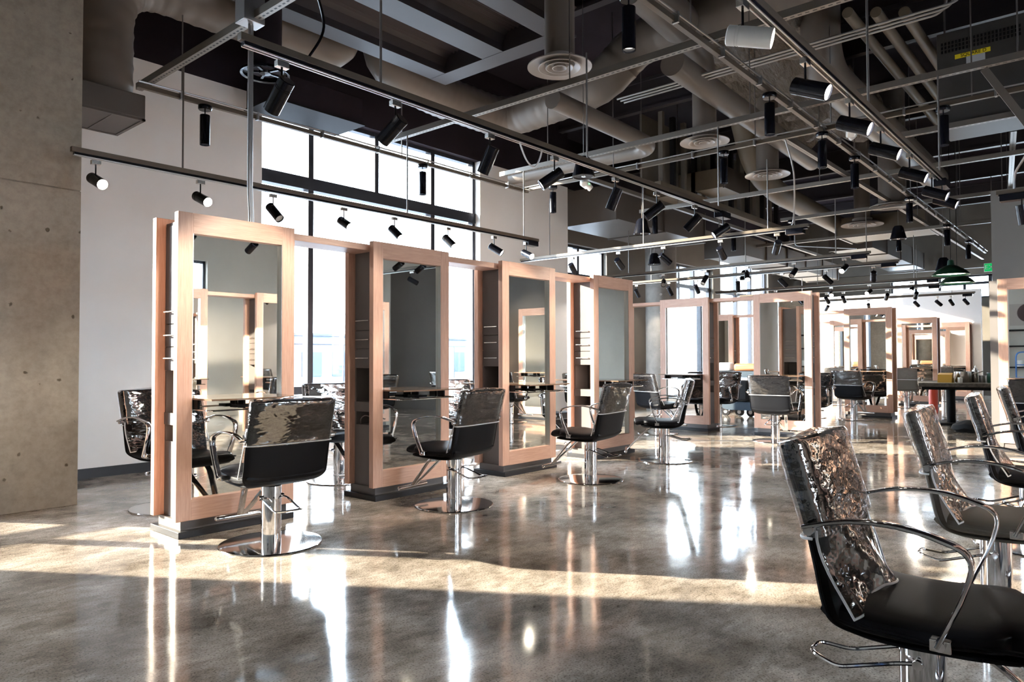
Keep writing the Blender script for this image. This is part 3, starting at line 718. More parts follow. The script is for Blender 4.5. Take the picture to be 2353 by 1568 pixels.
def solid_rail(a, b, z, label, rods=()):
    a = Vector((*a, z)); b = Vector((*b, z)); L = (b - a).length
    R = empty('lighting_rail', a, math.atan2(b.y - a.y, b.x - a.x), label, 'lighting rail', 'pendant lighting rails')
    MB().box(0, L, -.022, .022, 0, .045).build('channel', 'strutp', R, bevel=.002, smooth=False)
    MB().tube([(0, -.04, .05)] + [(L * k / 8, -.04 , .055 + .008 * (k % 2)) for k in range(1, 8)] + [(L, -.04, .05)], .009, 6).build('conduit', 'steel', R)
    n = int(L / .8)
    for k in range(n): MB().box(.4 + k * .8 - .01, .4 + k * .8 + .01, -.052, .0, -.012, .07).build('conduit_clip', 'steel', R, smooth=False)
    for r_ in rods: MB().cyl((r_, 0, .045), (r_, 0, CZ - z), .007, seg=6).build('hanger_rod', 'rod', R)
solid_rail((2.70, 6.95), (8.40, 6.95), 3.74, 'pendant rail running high across the tall window', (.42, 3.2))
solid_rail((8.32, 6.95), (8.32, -2), 3.75, 'pendant rail with looping conduit from window corner to right edge', (1.6, 3.6, 5.8))
solid_rail((3.6, 2.55), (20.5, 2.62), 3.72, 'pendant rail receding from the top centre to the green lamps', (1.5, 5, 9, 13))
_pp = {}
def pendant(x, y, z, label, group='cylinder pendants', green=False):
    if not _pp:
        R = empty('cylinder_pendant')
        MB().lathe([(0, 0), (.062, 0), (.065, -.004), (.065, -.035), (.058, -.045), (0, -.045)], seg=24, cap=False).build('canopy', 'blacklamp', R)
        MB().cyl((0, 0, -.045), (0, 0, -.10), .006, seg=8).build('stem', 'blacklamp', R)
        h = MB().lathe([(0, -.095), (.046, -.095), (.048, -.098), (.048, -.395), (.044, -.395), (.040, -.36)], seg=26, cap=False).build('lamp_cylinder', 'blacklamp', R)
        MB().lathe([(0, -.366), (.042, -.366)], seg=26, cap=False).build('lamp_lens', 'softlit', h)
        _pp['p'] = R; o = R
    else: o = copy_tree(_pp['p'])
    o.location = (x, y, z); tag(o, label, 'pendant lamp', group)
M['softlit'] = emis('soft_lamp_glow', (1, .93, .82), 1.6)
pend = [(3.35, 6.95, 3.74, 'black cylinder pendant against the white wall left of the window'), (6.25, 6.95, 3.74, 'black cylinder pendant silhouetted in the tall window'),
        (8.32, 6.40, 3.75, 'cylinder pendant near the window corner, above the third near station'), (8.32, 3.75, 3.75, 'cylinder pendant below the second round diffuser'),
        (8.32, 1.40, 3.75, 'cylinder pendant at far right beneath the transformer'),
        (4.22, 2.58, 3.72, 'cylinder pendant cut off by the top edge of the photo'),
        (6.71, 2.56, 3.72, 'largest cylinder pendant on the receding rail, left of the bronze track'), (8.27, 2.57, 3.72, 'second cylinder pendant down the receding rail'),
        (9.53, 2.575, 3.72, 'third cylinder pendant down the receding rail, catching light'), (12.52, 2.59, 3.72, 'fourth cylinder pendant down the receding rail, beside the last bronze-track lamp'),
        (15.6, 2.60, 3.72, 'small cylinder pendant on the receding rail past the fourth'), (18.0, 2.61, 3.72, 'small cylinder pendant by the exit sign'),
        (11.13, 6.3, 3.8, 'cylinder pendant among the ducts above the third near station'), (13.6, 4.8, 3.8, 'cylinder pendant above the sunlit middle station'),
        (14.0, 6.115, 3.8, 'cylinder pendant above the gap between middle stations'), (16.4, 3.6, 3.8, 'small cylinder pendant before the taupe far bulkhead')]
for p in pend: pendant(*p)
# motion detector / emergency heads
def sensor(x, y, z, label):
    R = empty('emergency_light', (x, y, z), .3, label, 'emergency light', 'white emergency lights')
    MB().box(-.13, .13, -.05, .05, -.05, .03).build('housing', 'plasticw', R, bevel=.02)
    MB().box(-.03, .03, -.03, .03, .03, .10).build('mount', 'plasticw', R, bevel=.005, smooth=False)
    for s in (-1, 1): MB().lathe([(0, -.05), (.035, -.045), (.045, 0), (.04, .02), (0, .02)], (s * .15, -.02, -.03), 16, (s * .5, -.6, -.6), cap=False).build('lamp_head', 'plasticw', R)
    MB().box(-.008, .008, -.056, -.05, -.012, .004).build('indicator', 'greenled', R, smooth=False)
sensor(8.30, 5.80, 3.68, 'white twin-head emergency light near the window corner of the rail')
sensor(8.32, 2.28, 3.70, 'white twin-head emergency light with green indicator under the bronze track')
# ------------------------------------------------------------------ ducts
def duct(pts, r, name, label, step=.05, every=3, material='duct2', rad=.5, cat='air duct', seams=True, seg=28, ridge=1.03):
    P_ = resample(roundpath(pts, rad, 10), step)
    rs = [r * (ridge if (seams and i % every == 0) else 1.0) for i in range(len(P_))]
    return tag(MB().tube(P_, rs, seg).build(name, material), label, cat, 'round ceiling ducts')
duct([(2.44, 7.09, 3.62), (2.44, 7.07, 4.84), (3.6, 6.98, 4.82), (4.9, 6.97, 4.78), (5.05, 6.97, 5.4), (5.05, 6.97, 5.98)], .26, 'spiral_duct', 'spiral duct arching from the wall grille box over the top left', rad=.75)
duct([(5.6, 6.98, 5.95), (5.62, 6.97, 4.85), (6.4, 6.95, 4.73), (7.85, 6.93, 4.73), (7.85, 5.2, 4.82), (7.95, 4.7, 5.3), (8.0, 2.6, 5.3), (8.0, 1.80, 5.3), (8.0, 1.78, 5.95)], .27, 'spiral_duct', 'spiral duct turning the corner above the tall window and running to the top right', rad=.42)
duct([(4.4, 3.7, 5.18), (7.7, 4.0, 5.2)], .23, 'branch_duct', 'smooth branch duct entering the spiral duct from the top edge', seams=False)
duct([(5.63, 4.24, 4.12), (5.63, 4.24, 5.95)], .15, 'drop_duct', 'vertical duct above the nearest round diffuser', seams=False)
duct([(8.1, 4.1, 5.2), (8.82, 4.24, 5.2), (8.82, 4.24, 4.10)], .155, 'drop_duct', 'elbow duct dropping to the second round diffuser', seams=False, rad=.45)
duct([(11.15, 4.30, 4.12), (11.15, 4.30, 5.95)], .17, 'drop_duct', 'vertical duct above the third round diffuser', seams=False)
duct([(16.6, 4.35, 4.1), (16.6, 4.35, 5.95)], .16, 'drop_duct', 'vertical duct above the farthest small diffuser', seams=False)
duct([(13.7, 3.1, 3.86), (13.7, 3.1, 5.95)], .22, 'drop_duct', 'dark vertical duct above the green pendant lamps', seams=False)
duct([(11.4, 4.9, 5.6), (12.2, 4.95, 4.55), (13.2, 4.95, 4.3), (20.0, 5.2, 4.3)], .20, 'branch_duct', 'sand coloured diagonal duct above the middle stations', material='ductc', seams=False, rad=.6)
duct([(8.75, 2.72, 5.95), (8.75, 2.72, 4.62), (15.5, 2.76, 4.6)], .22, 'branch_duct', 'wide dark duct receding right of the bronze track', seams=False)
duct([(6.5, 5.0, 4.2), (8.25, 5.0, 4.18), (8.9, 5.05, 4.18), (8.9, 7.7, 4.2)], .11, 'branch_duct', 'thin pipe-like duct above the wall beside the tall window', seams=False, rad=.3)
duct([(7.4, 3.95, 4.62), (12.5, 4.05, 4.55)], .15, 'branch_duct', 'narrow duct passing behind the second diffuser', seams=False)
for k, (yy, l) in enumerate(((2.32, 'leftmost of three parallel grey pipes at the top right'), (2.08, 'middle of three parallel grey pipes at the top right'), (1.84, 'rightmost of three parallel grey pipes at the top right'))):
    tag(MB().tube([(8.40 + k * .2, yy, 5.05), (13.5, yy - .05, 4.95)], .06, 14).build('ceiling_pipe', 'ductc'), l, 'pipe', 'parallel ceiling pipes')
for k, l in enumerate(('lowest of three bright conduits bending at the top right', 'middle bright conduit bending at the top right', 'upper bright conduit bending at the top right')):
    d = k * .085
    tag(MB().tube(roundpath([(8.05 - d, 5.0, 4.58), (8.05 - d, 1.32 - d, 4.60), (8.05 - d, 1.22 - d, 5.95)], .12, 6), .014, 8).build('conduit', 'steel'), l, 'conduit', 'three bright conduits')
# round diffusers
_dd = {}
def diffuser(x, y, z, r, label):
    if not _dd:
        R = empty('round_diffuser')
        MB().lathe([(.15, .10), (.15, .03), (.20, .03), (.245, .022), (.305, 0), (.318, -.006), (.318, .004), (.25, .035), (.16, .045)], seg=48, cap=False).build('outer_cone', 'ductl', R)
        for i, (a_, b_) in enumerate(((.215, .150), (.140, .085), (.075, .030))):
            MB().lathe([(b_, .022 + .006 * i), (a_ - .01, -.012 - .002 * i), (a_, -.010 - .002 * i), (b_ + .012, .030 + .006 * i)], seg=40, cap=False).build('ring_blade', 'ductl', R)
        MB().lathe([(0, .02), (.018, .012), (.024, .03)], seg=16, cap=False).build('centre_button', 'ductl', R)
        _dd['d'] = R; o = R
    else: o = copy_tree(_dd['d'])
    o.location = (x, y, z); o.scale = (r / .318,) * 3; tag(o, label, 'air diffuser', 'round ceiling diffusers')
M['ductl'] = paint('light_taupe_diffuser_paint', (.36, .32, .29), .4, .05)
M['ductl'].node_tree.nodes['Principled BSDF'].inputs['Roughness'].default_value = .35
diffuser(5.63, 4.24, 4.10, .32, 'nearest round ringed air diffuser at the top centre')
diffuser(8.82, 4.24, 4.08, .32, 'second round diffuser, right of the nearest one')
diffuser(11.15, 4.30, 4.10, .34, 'third round diffuser, above the sunlit middle station')
diffuser(16.6, 4.35, 4.08, .42, 'flat pale diffuser far back over the distant row')
diffuser(13.7, 3.1, 3.84, .36, 'round diffuser under the dark duct right of the black speaker')
# dark round speaker vent near the column
R = empty('ceiling_speaker_vent', (3.60, 6.25, 3.95), 0, 'dark round spoked vent beside the chrome conduit at the top left', 'vent')
MB().lathe([(.27, 0), (.30, -.01), (.30, .02), (.24, .05), (.20, .05), (.20, .02)], seg=40, cap=False).build('vent_ring', 'blacklamp', R)
for k in range(5):
    a_ = k * math.tau / 5; MB().box(0, .21, -.015, .015, .01, .03, Matrix.Rotation(a_, 4, 'Z')).build('spoke', 'blacklamp', R, smooth=False)
MB().lathe([(0, -.01), (.07, 0), (.08, .03), (0, .03)], seg=20, cap=False).build('hub', 'blacklamp', R)
MB().cyl((0, 0, .03), (0, 0, 2.7), .20, seg=24).build('vent_neck', 'dark', R); R.scale = (.76, .76, .76)
# wall grille box at the left end of the spiral duct
R = empty('grille_box', (2.44, 7.09, 3.50), 0, 'grey square grille box under the spiral duct by the column', 'air grille')
MB().box(-.27, .27, -.32, .33, -.10, .12).build('plenum', 'duct', R, bevel=.01, smooth=False)
mb = MB().box(-.24, .24, -.29, .30, -.112, -.10); mb.build('grille_panel', 'ductl2', R, smooth=False) if 'ductl2' in M else None
M['ductl2'] = paint('grille_grey', (.12, .105, .10), .6, .08)
if len(R.children) < 2: mb.build('grille_panel', 'ductl2', R, smooth=False)
MB().box(-.006, .006, -.30, .31, -.118, -.10).box(-.27, .27, -.32, -.29, -.118, -.10).box(.24, .27, -.32, .33, -.118, -.10).box(-.27, .27, .30, .33, -.118, -.10).build('grille_trim', 'duct', R, smooth=False)
# blue-lit hanging cassette box in the window head
R = empty('hanging_duct_box', (4.90, 7.50, 4.26), 0, 'dark rectangular box duct hanging in front of the window top', 'duct box')
MB().box(-.62, .62, -.25, .35, -.10, .22).build('box_body', 'dark', R, bevel=.008, smooth=False)
MB().box(-.64, .64, -.27, .37, -.12, -.10).build('lower_flange', 'black', R, smooth=False)
# rectangular ducts far
def rduct(x0, x1, y0, y1, z0, z1, label, mt='ductc'):
    o = empty('rectangular_duct', ((x0 + x1) / 2, (y0 + y1) / 2, z0), 0, label, 'rectangular duct', 'rectangular ducts')
    cx_, cy_ = (x0 + x1) / 2, (y0 + y1) / 2
    MB().box(x0 - cx_, x1 - cx_, y0 - cy_, y1 - cy_, 0, z1 - z0).build('duct_body', mt, o, smooth=False)
    n = max(1, int((x1 - x0) / 1.3)) if x1 - x0 > y1 - y0 else max(1, int((y1 - y0) / 1.3))
    for k in range(n + 1):
        if x1 - x0 > y1 - y0:
            xx = x0 - cx_ + (x1 - x0) * k / n; MB().box(xx - .02, xx + .02, y0 - cy_ - .025, y1 - cy_ + .025, -.025, z1 - z0 + .025).build('flange', 'duct', o, smooth=False)
        else:
            yy = y0 - cy_ + (y1 - y0) * k / n; MB().box(x0 - cx_ - .025, x1 - cx_ + .025, yy - .02, yy + .02, -.025, z1 - z0 + .025).build('flange', 'duct', o, smooth=False)
rduct(10.95, 14.5, 7.0, 8.3, 3.74, 4.35, 'large grey rectangular duct above the window wall beyond the pier', 'duct')
rduct(15.6, 22.5, 6.6, 7.5, 3.55, 4.0, 'long sand coloured rectangular duct receding over the middle row')
rduct(17.0, 18.2, 3.2, 5.0, 3.95, 4.35, 'broad pale rectangular duct panel above the distant stations')
rduct(12.0, 13.0, 5.4, 7.0, 4.25, 4.6, 'short cross duct between the strut and the sand diagonal duct')
rduct(19.5, 25.5, 4.9, 5.9, 4.0, 4.5, 'deep rectangular duct at the taupe far bulkhead', 'duct')
# stud framed clerestory opening
R = empty('stud_framing', (13, 6.0, 4.2), 0, 'row of black vertical studs in the dark ceiling recess', 'stud framing')
MB().box(-2.3, 3.2, -.06, .06, -.12, 0).build('bottom_beam', 'ductc', R, smooth=False)
for k in range(14): MB().box(-2.2 + .4 * k, -2.12 + .4 * k, -.04, .04, 0, 1.22).build('stud', 'black' if k % 2 else 'bulk', R, smooth=False)
MB().box(-2.3, 3.2, .3, .34, 0, 1.22).build('back_sheathing', 'bulk', R, smooth=False)
# insulation blanket
mb = MB(); rows = []
for i in range(30):
    rows.append([mb.bm.verts.new((8.2 + i * .2, 2.9 + j * .12, 5.22 + .07 * math.sin(i * 1.7 + j * .8) + .09 * random.random() - .10 * math.sin(j * .45))) for j in range(16)])
for i in range(29):
    for j in range(15): mb.bm.faces.new((rows[i][j], rows[i][j + 1], rows[i + 1][j + 1], rows[i + 1][j]))
o = mb.build('insulation_blanket', 'foil'); so = o.modifiers.new('thickness', 'SOLIDIFY'); so.thickness = .05
tag(o, 'crumpled brown insulation blanket under the roof deck', 'insulation')
# roof beams / joists
for k, xx in enumerate((3.0, 7.1, 10.7, 14.2, 17.2, 20.0, 23.2)):
    S('trim_beam', MB().box(xx - .06, xx + .06, -5, 9.2 if xx > 10.9 else 8.05, 5.45, 5.5).box(xx - .012, xx + .012, -5, 9.2 if xx > 10.9 else 8.05, 5.5, 5.95).box(xx - .06, xx + .06, -5, 9.2 if xx > 10.9 else 8.05, 5.95, 6.0), 'bulkd', smooth=False)
# transformer with its label
R = empty('transformer_cabinet', (9.7, 1.22, 3.86), 0, 'dark vented transformer box with yellow SQUARE D label hung at the top right', 'transformer')
MB().box(-.28, .45, -.42, .42, 0, 1.08).build('cabinet_body', 'xfmr', R, bevel=.01, smooth=False) if 'xfmr' in M else None
M['xfmr'] = paint('charcoal_enamel', (.05, .047, .045), .45, .08)
if not R.children: MB().box(-.28, .45, -.42, .42, 0, 1.08).build('cabinet_body', 'xfmr', R, bevel=.01, smooth=False)
mb = MB()
for r in range(3):
    for k in range(22): mb.box(-.286, -.279, -.38 + k * .035, -.36 + k * .035, .93 - r * .045, .963 - r * .045)
mb.build('vent_slots', 'black', R, smooth=False)
MB().box(-.284, -.279, -.10, .24, .745, .795).build('yellow_label', 'yellow', R, smooth=False)
MB().box(-.284, -.279, -.05, .13, .64, .742).box(-.284, -.279, .0, .10, .60, .64).build('paper_label', 'paper', R, smooth=False)
def text(s, size, parent, loc, rot, material, ext=.001):
    c_ = bpy.data.curves.new('lettering', 'FONT'); c_.body = s; c_.size = size; c_.extrude = ext; c_.align_x = 'CENTER'; c_.align_y = 'CENTER'
    c_.materials.append(M[material]); o_ = bpy.data.objects.new('lettering', c_); COL.objects.link(o_); bpy.context.view_layer.update()
    me = bpy.data.meshes.new_from_object(o_.evaluated_get(bpy.context.evaluated_depsgraph_get())); bpy.data.objects.remove(o_)
    o_ = bpy.data.objects.new('lettering', me); COL.objects.link(o_); o_.parent = parent; o_.location = loc; o_.rotation_euler = rot; return o_
text('SQUARE D', .052, R, (-.286, .06, .77), (math.pi / 2, 0, -math.pi / 2), 'black')
for yy in (-.4, .4): MB().cyl((.1, yy, 1.0), (.1, yy, CZ - 3.86), .012, seg=6).build('hanger_rod', 'rod', R)
strut((9.35, 2.0), (9.35, .3), 3.80, 'lower support strut under the transformer box')
# steel ladder strut hanging at right
tag(MB().box(-.02, .02, -.03, .03, -.45, .45, Matrix.Translation((7.45, .72, 3.35)) @ Matrix.Rotation(-.5, 4, 'X')).build('slotted_bracket', 'strut', smooth=False), 'sloping slotted bracket at the right edge below the strut', 'bracket')
tag(MB().tube(roundpath([(8.72, .86, 2.88), (8.72, .86, 3.05), (8.4, .70, 3.2), (8.4, .68, 3.78)], .1, 6), .012, 8).build('flexible_conduit', 'steel'), 'curling flexible conduit above the feed box at the right edge', 'conduit')
tag(MB().tube(roundpath([(12.9, 4.5, 3.8), (12.9, 4.5, 3.2), (9.3, 3.15, 2.95)][0:2] + [(12.25, 3.3, 2.95)], .1, 6), .010, 8).build('flexible_conduit', 'steel'), 'pale drooping conduit above the sunlit middle station', 'conduit')
tag(MB().tube(smoothpath([(8.33, 3.0, 3.75), (8.6, 3.0, 3.4), (9.15, 3.2, 3.0), (9.2, 3.25, 2.9)], 6), .010, 8).build('flexible_conduit', 'steel'), 'pale cable curving down to the pale track feed box', 'cable')
# chrome conduit from ceiling to the nearest station, with junction box
R = empty('vertical_conduit', (2.79, 5.05, 2.19), 0, 'shiny vertical conduit pair rising from the nearest station to a junction box', 'conduit')
for k in (0, 1): MB().tube(roundpath([(.0 + .028 * k, .02 * k, 0), (.0 + .028 * k, .02 * k, .12), (-.012 + .028 * k, .02 * k, .3), (-.012 + .028 * k, .02 * k, 1.58)], .1, 6), .013, 10).build('conduit_pipe', 'steel', R)
MB().box(-.09, .08, -.06, .08, 1.58, 1.80).build('junction_box', 'steel', R, bevel=.004, smooth=False)
MB().cyl((0, 0, 1.8), (0, 0, 2.50), .014, seg=10).build('upper_pipe', 'steel', R)
# twisted cable from strut to near track
tag(MB().tube(smoothpath([(2.83, 3.5, 3.8), (2.3, 3.46, 3.5), (2.28, 3.45, 3.35), (2.35, 3.45, 3.1), (2.25, 3.45, 2.89)], 8), .008, 6).build('feed_cable', 'blacklamp'), 'black twisted feed cable dropping to the left end of the near track', 'cable')
tag(MB().tube(smoothpath([(4.05, 3.45, 2.88), (4.15, 3.45, 2.72), (4.25, 3.45, 2.68), (4.32, 3.45, 2.76), (4.36, 3.45, 2.88)], 8), .007, 6).build('cable_loop', 'seam'), 'small pale cable loop hanging behind the near track', 'cable')
# hanging speakers
_sp = {}
def speaker(x, y, z, label, mt='blacklamp'):
    if not _sp:
        R = empty('pendant_speaker')
        MB().lathe([(0, .24), (.06, .235), (.085, .20), (.13, .02), (.135, 0), (.125, -.004), (.11, .008)], seg=28, cap=False).build('speaker_shell', 'blacklamp', R)
        MB().lathe([(0, .012), (.11, .006)], seg=28, cap=False).build('speaker_grille', 'lensd', R)
        MB().lathe([(0, -.002), (.028, 0), (.03, .01)], seg=16, cap=False).build('tweeter', 'brushed', R)
        MB().cyl((0, 0, .24), (0, 0, 2.66), .004, seg=6).build('hanging_wire', 'rod', R)
        _sp['s'] = R; o = R
    else: o = copy_tree(_sp['s'])
    o.location = (x, y, z); tag(o, label, 'speaker', 'hanging speakers')
M['lensd'] = mat('dark_mesh', (.03, .03, .035), .6)
speaker(9.75, 5.75, 3.15, 'black bell-shaped hanging speaker right of the window pier')
speaker(13.3, 7.55, 3.18, 'bell-shaped hanging speaker with one side lit white, before the distant window')
speaker(14.0, 3.08, 3.30, 'black bell-shaped hanging speaker above the sunlit middle station')
speaker(16.9, 7.1, 3.12, 'small bell-shaped speaker above the gap of the middle row')
speaker(6.9, 4.85, 3.35, 'dark bell-shaped speaker half hidden behind the near track')
# green dome lamps
_gd = {}
def dome(x, y, z, label, r=1.0):
    if not _gd:
        R = empty('dome_pendant')
        MB().lathe([(.03, .26), (.045, .25), (.055, .17), (.11, .15), (.22, .08), (.285, .01), (.29, 0), (.28, 0), (.21, .07), (.10, .13), (0, .14)], seg=36, cap=False).build('dome_shade', 'green', R)
        MB().lathe([(0, .045), (.243, .035), (.25, .03)], seg=36, cap=False).build('glowing_diffuser', 'domelit', R)
        MB().cyl((0, 0, .25), (0, 0, 3.37), .005, seg=6).build('cord', 'black', R)
        _gd['g'] = R; o = R
    else: o = copy_tree(_gd['g'])
    o.location = (x, y, z); tag(o, label, 'pendant lamp', 'green dome pendants')
M['domelit'] = emis('dome_lamp_glow', (1, .92, .75), 5)
dome(14.2, 2.32, 2.62, 'nearer green enamel dome pendant at upper right')
dome(15.4, 2.42, 2.58, 'farther green dome pendant overlapping the nearer one')
speaker(14.9, 2.55, 2.78, 'black speaker half hidden behind the green dome pendants')
# exit sign
R = empty('exit_sign', (20, 2.42, 3.22), 0, 'green EXIT sign partly hidden by the right partition', 'exit sign')
MB().box(-.02, .02, -.17, .17, 0, .2).build('sign_box', 'plasticw', R, smooth=False)
MB().box(-.024, -.02, -.16, .16, .01, .19).build('sign_face', 'exit', R, smooth=False)
text('EXIT', .15, R, (-.026, 0, .10), (math.pi / 2, 0, -math.pi / 2), 'plasticw')
MB().cyl((0, 0, .2), (0, 0, CZ - 3.22), .01, seg=6).build('stem', 'rod', R)
# ------------------------------------------------------------------ work table and its clutter (right of centre, far)
TX, TY = 15.1, 2.40; th_ = math.radians(12)
R = empty('work_table', (TX, TY, 0), th_, 'scuffed dark work table on a single black post at right', 'table')
MB().box(-.75, .75, -.62, .62, .69, .76).build('tabletop', 'tabletop', R, bevel=.01, smooth=False)
MB().box(-.70, .70, -.57, .57, .64, .69).build('apron', 'black', R, smooth=False)
MB().box(-.76, -.70, -.63, -.45, .60, .765).build('timber_corner', 'timber', R, smooth=False)
MB().cyl((0, .1, .03), (0, .1, .66), .07, seg=14).build('table_post', 'black', R)
MB().box(-.35, .35, -.25, .45, 0, .03).build('foot_plate', 'black', R, bevel=.005, smooth=False)
def tp(dx, dy): return (TX + dx * math.cos(th_) - dy * math.sin(th_), TY + dx * math.sin(th_) + dy * math.cos(th_), .76)
GT = 'things on the work table'
mb = MB().poly([(-.12, -.1, 0), (.12, -.1, 0), (.12, -.1, .05), (.02, -.1, .17), (-.08, -.1, .14)], (0, .22, 0))
o = mb.build('yellow_box', 'yel2', smooth=False, loc=tp(-.35, .18)) if 'yel2' in M else None
M['yel2'] = mat('mustard_plastic', (.42, .22, .02), .5)
if o is None: o = mb.build('yellow_box', 'yel2', smooth=False, loc=tp(-.35, .18))
tag(o, 'yellow folded box at the left of the work table', 'box', GT)
def pot(dx, dy, r, h, label, name='metal_pot', mt='steelpot', cat='pot'):
    R_ = empty(name, tp(dx, dy), 0, label, cat, GT)
    MB().lathe([(0, 0), (r * .95, 0), (r, .01), (r, h), (r + .006, h + .004), (r - .006, h + .002), (r - .008, .02), (0, .016)], seg=28, cap=False).build('body', mt, R_)
    return R_
r1 = pot(-.2, -.08, .14, .19, 'wide stainless steel pot on the work table')
MB().tube(roundpath([(0, -.14, .15), (.02, -.22, .17), (.02, -.30, .2)], .03), .008, 6).build('handle', 'steelpot', r1)
r2 = pot(-.15, -.27, .055, .22, 'tall narrow steel canister beside the pot', 'canister', cat='canister')
MB().lathe([(0, .0), (.03, .0), (.03, .03), (.012, .04), (.012, .07), (0, .08)], (0, 0, .222), 14, cap=False).build('lid', 'steelpot', r2)
r3 = pot(-.1, -.38, .06, .12, 'small dark tin between canister and mug', 'paint_tin', 'rod', 'tin')
r4 = pot(-.28, -.50, .07, .17, 'green rimmed glass jug at the right end of the work table', 'glass_jug', 'green', 'jug')
MB().tube(roundpath([(0, -.07, .14), (0, -.13, .13), (0, -.13, .05), (0, -.07, .04)], .03), .008, 6).build('handle', 'seam', r4)
tag(MB().box(-.06, .06, -.03, .03, 0, .09, Matrix.Rotation(.4, 4, 'Z')).build('white_packet', 'plasticw', bevel=.01, smooth=False, loc=tp(-.42, -.02)), 'white packet leaning by the steel pot', 'packet', GT)
# bag on the floor below
mb = MB(); mb.lathe([(0, 0), (.20, .0), (.26, .05), (.24, .12), (.14, .17), (0, .18)], seg=20, cap=False)
for v_ in mb.bm.verts: v_.co.x *= .7; v_.co.y *= 1.2; v_.co.z += .02 * math.sin(v_.co.y * 20) * (v_.co.z > .02)
tag(mb.build('duffel_bag', 'canvas', loc=(13.6, 1.95, 0)), 'slumped black bag on the floor under the work table', 'bag')
# red cylinder
R = empty('red_gas_cylinder', (17.9, 3.30, 0), 0, 'red cylinder standing under the left end of the work table', 'cylinder')
MB().lathe([(0, 0), (.09, 0), (.09, .48), (.06, .56), (.025, .58), (0, .58)], seg=20, cap=False).build('body', 'red', R)
MB().lathe([(0, .58), (.02, .58), (.02, .64), (0, .64)], seg=10, cap=False).build('valve', 'steelpot', R)
# cart seen through the middle gap, with bags
R = empty('platform_cart', (14.1, 6.05, 0), math.radians(90), 'dark navy platform cart on black wheels seen through the middle gap', 'cart')
MB().box(-.55, .55, -.3, .3, .16, .33).build('platform', 'navy', R, bevel=.01, smooth=False)
for sx in (-.42, -.12, .12, .42):
    w_ = MB().cyl((sx, -.27, .09), (sx, -.21, .09), .09, seg=20).build('wheel', 'black', R)
    MB().cyl((sx, -.275, .09), (sx, -.205, .09), .04, seg=14).build('wheel_hub', 'steel', w_)
tag(MB().box(-.28, .28, -.2, .2, 0, .42).build('tool_bag', 'canvas', bevel=.06, loc=(14.05, 5.95, .335)), 'black tool bag standing on the navy cart', 'bag', 'bags on the cart')
tag(MB().box(-.12, .12, -.14, .14, 0, .30).build('tool_bag', 'canvas', bevel=.05, loc=(14.1, 6.38, .335)), 'smaller black bag at the left end of the cart', 'bag', 'bags on the cart')
R = empty('folding_table', (14.72, 6.1, 0), 0, 'dark folding table behind the navy cart, cluttered with bags', 'table')
MB().box(-.3, .3, -.75, .75, .80, .93).build('tabletop', 'navy', R, smooth=False)
for sx in (-.26, .26):
    for sy in (-.7, .7): MB().box(sx - .02, sx + .02, sy - .02, sy + .02, 0, .80).build('leg', 'navy', R, smooth=False)
tag(MB().box(-.12, .12, -.26, .26, 0, .16).build('leather_bag', 'timber', bevel=.05, loc=(14.7, 6.15, .932)), 'reddish brown bag on the folding table behind the cart', 'bag')
tag(MB().box(-.1, .1, -.14, .14, 0, .18).build('grey_case', 'paper', bevel=.03, loc=(14.7, 6.62, .932)), 'grey case left of the reddish bag on the folding table', 'case')
# mirror-only surroundings at the left wall: poster, shelving, hand truck
R = empty('wall_poster', (-2.97, 2.1, 2.12), 0, 'portrait poster of dark hair and a face, reflected at the right edge', 'poster')
MB().box(0, .02, -.55, .55, 0, .62).build('poster_board', 'postbg', R, smooth=False) if 'postbg' in M else None
M['postbg'] = mat('poster_warm_grey', (.45, .40, .36), .5); M['hair'] = mat('poster_hair_brown', (.06, .03, .03), .5); M['skin'] = mat('poster_skin', (.62, .40, .30), .5)
if not R.children: MB().box(0, .02, -.55, .55, 0, .62).build('poster_board', 'postbg', R, smooth=False)
MB().lathe([(0, 0), (.27, 0)], (.023, .1, .36), 24, (1, 0, 0), cap=False).build('printed_hair', 'hair', R)
MB().lathe([(0, 0), (.14, 0)], (.026, -.02, .30), 24, (1, 0, 0), cap=False).build('printed_face', 'skin', R)
R = empty('storage_rack', (-2.6, 2.1, 0), 0, 'black storage rack with cans reflected at the right edge', 'rack')
for z_ in (.3, .9, 1.5, 1.95): MB().box(-.25, .25, -.9, .9, z_, z_ + .04).build('rack_shelf', 'black', R, smooth=False)
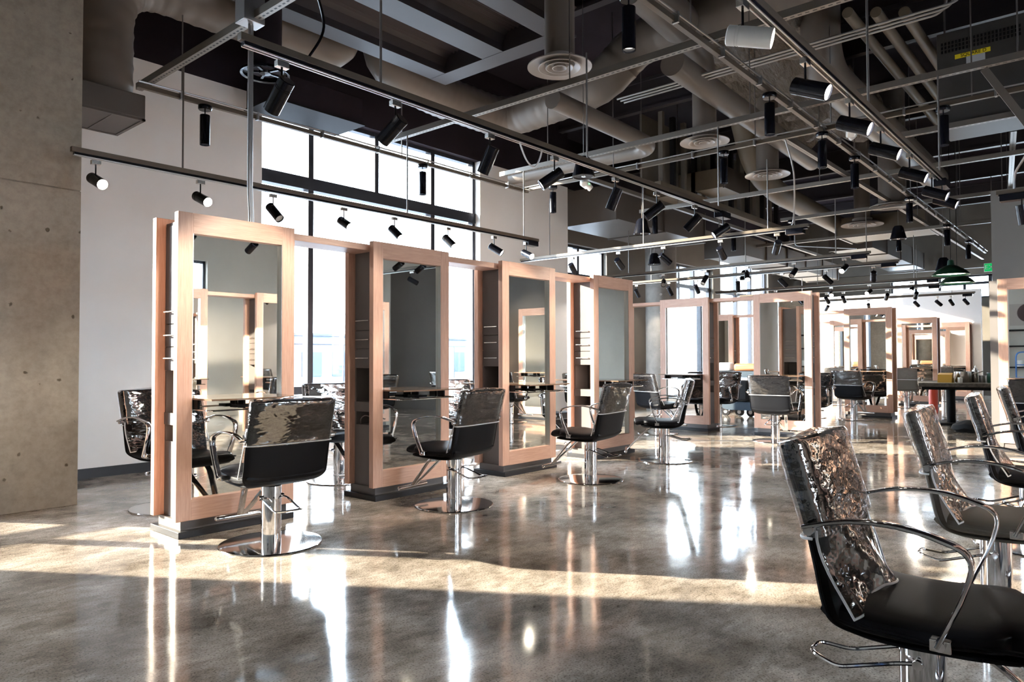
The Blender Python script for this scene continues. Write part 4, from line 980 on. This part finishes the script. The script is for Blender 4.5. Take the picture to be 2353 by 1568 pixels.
for sx in (-.23, .23):
    for sy in (-.88, .88): MB().box(sx - .02, sx + .02, sy - .02, sy + .02, 0, 2.0).build('rack_post', 'black', R, smooth=False)
for k in range(5):
    tag(MB().lathe([(0, 0), (.08, 0), (.08, .18), (0, .18)], seg=16, cap=False).build('storage_can', 'yel3' if 'yel3' in M else 'plasticw', loc=(-2.6, 1.4 + k * .33, .942)), f'{ORD[k]} pale can on the storage rack shelf', 'can', 'cans on the storage rack')
R = empty('hand_truck', (-1.9, 2.2, 0), .2, 'bright blue tubular hand truck reflected in the far mirrors', 'hand truck')
MB().tube(roundpath([(0, -.22, .1), (0, -.22, 1.35), (0, .22, 1.35), (0, .22, .1)], .15, 6), .018, 10).build('tube_frame', 'blue', R)
for z_ in (.3, .65, 1.0): MB().tube([(0, -.22, z_), (0, .22, z_)], .012, 8).build('cross_bar', 'blue', R)
MB().box(0, .25, -.22, .22, .02, .035).build('toe_plate', 'blue', R, smooth=False)
for s in (-1, 1): MB().cyl((-.05, s * .24, .11), (-.05, s * .29, .11), .11, seg=18).build('wheel', 'black', R)
# backlit vanity mirror on the opposite wall (reflected in the third mirror)
R = empty('backlit_mirror', (16.9, -4.93, 1.0), 0, 'glowing rectangular backlit mirror reflected in the third near mirror', 'mirror')
MB().box(-.6, .6, -.06, 0, 0, 1.55).build('mirror_panel', 'mirror', R, smooth=False)
MB().box(-.52, -.44, 0, .006, .08, 1.47).box(.44, .52, 0, .006, .08, 1.47).box(-.44, .44, 0, .006, .08, .16).box(-.44, .44, 0, .006, 1.39, 1.47).build('light_border', 'led', R, smooth=False)
# small details on the second station
tag(MB().tube(smoothpath([(3.95, 4.99, .64), (3.93, 5.03, .69), (3.90, 5.08, .71), (3.885, 5.12, .68), (3.90, 5.14, .634)], 6), .005, 6).build('power_cord', 'rod'), 'grey cord curled in the lower cubby of the second station', 'cord')
tag(MB().box(3.853, 3.8645, 4.925, 4.955, .775, .80).build('switch_plate', 'plasticw', smooth=False), 'tiny white tag on the ledge of the second station', 'tag')
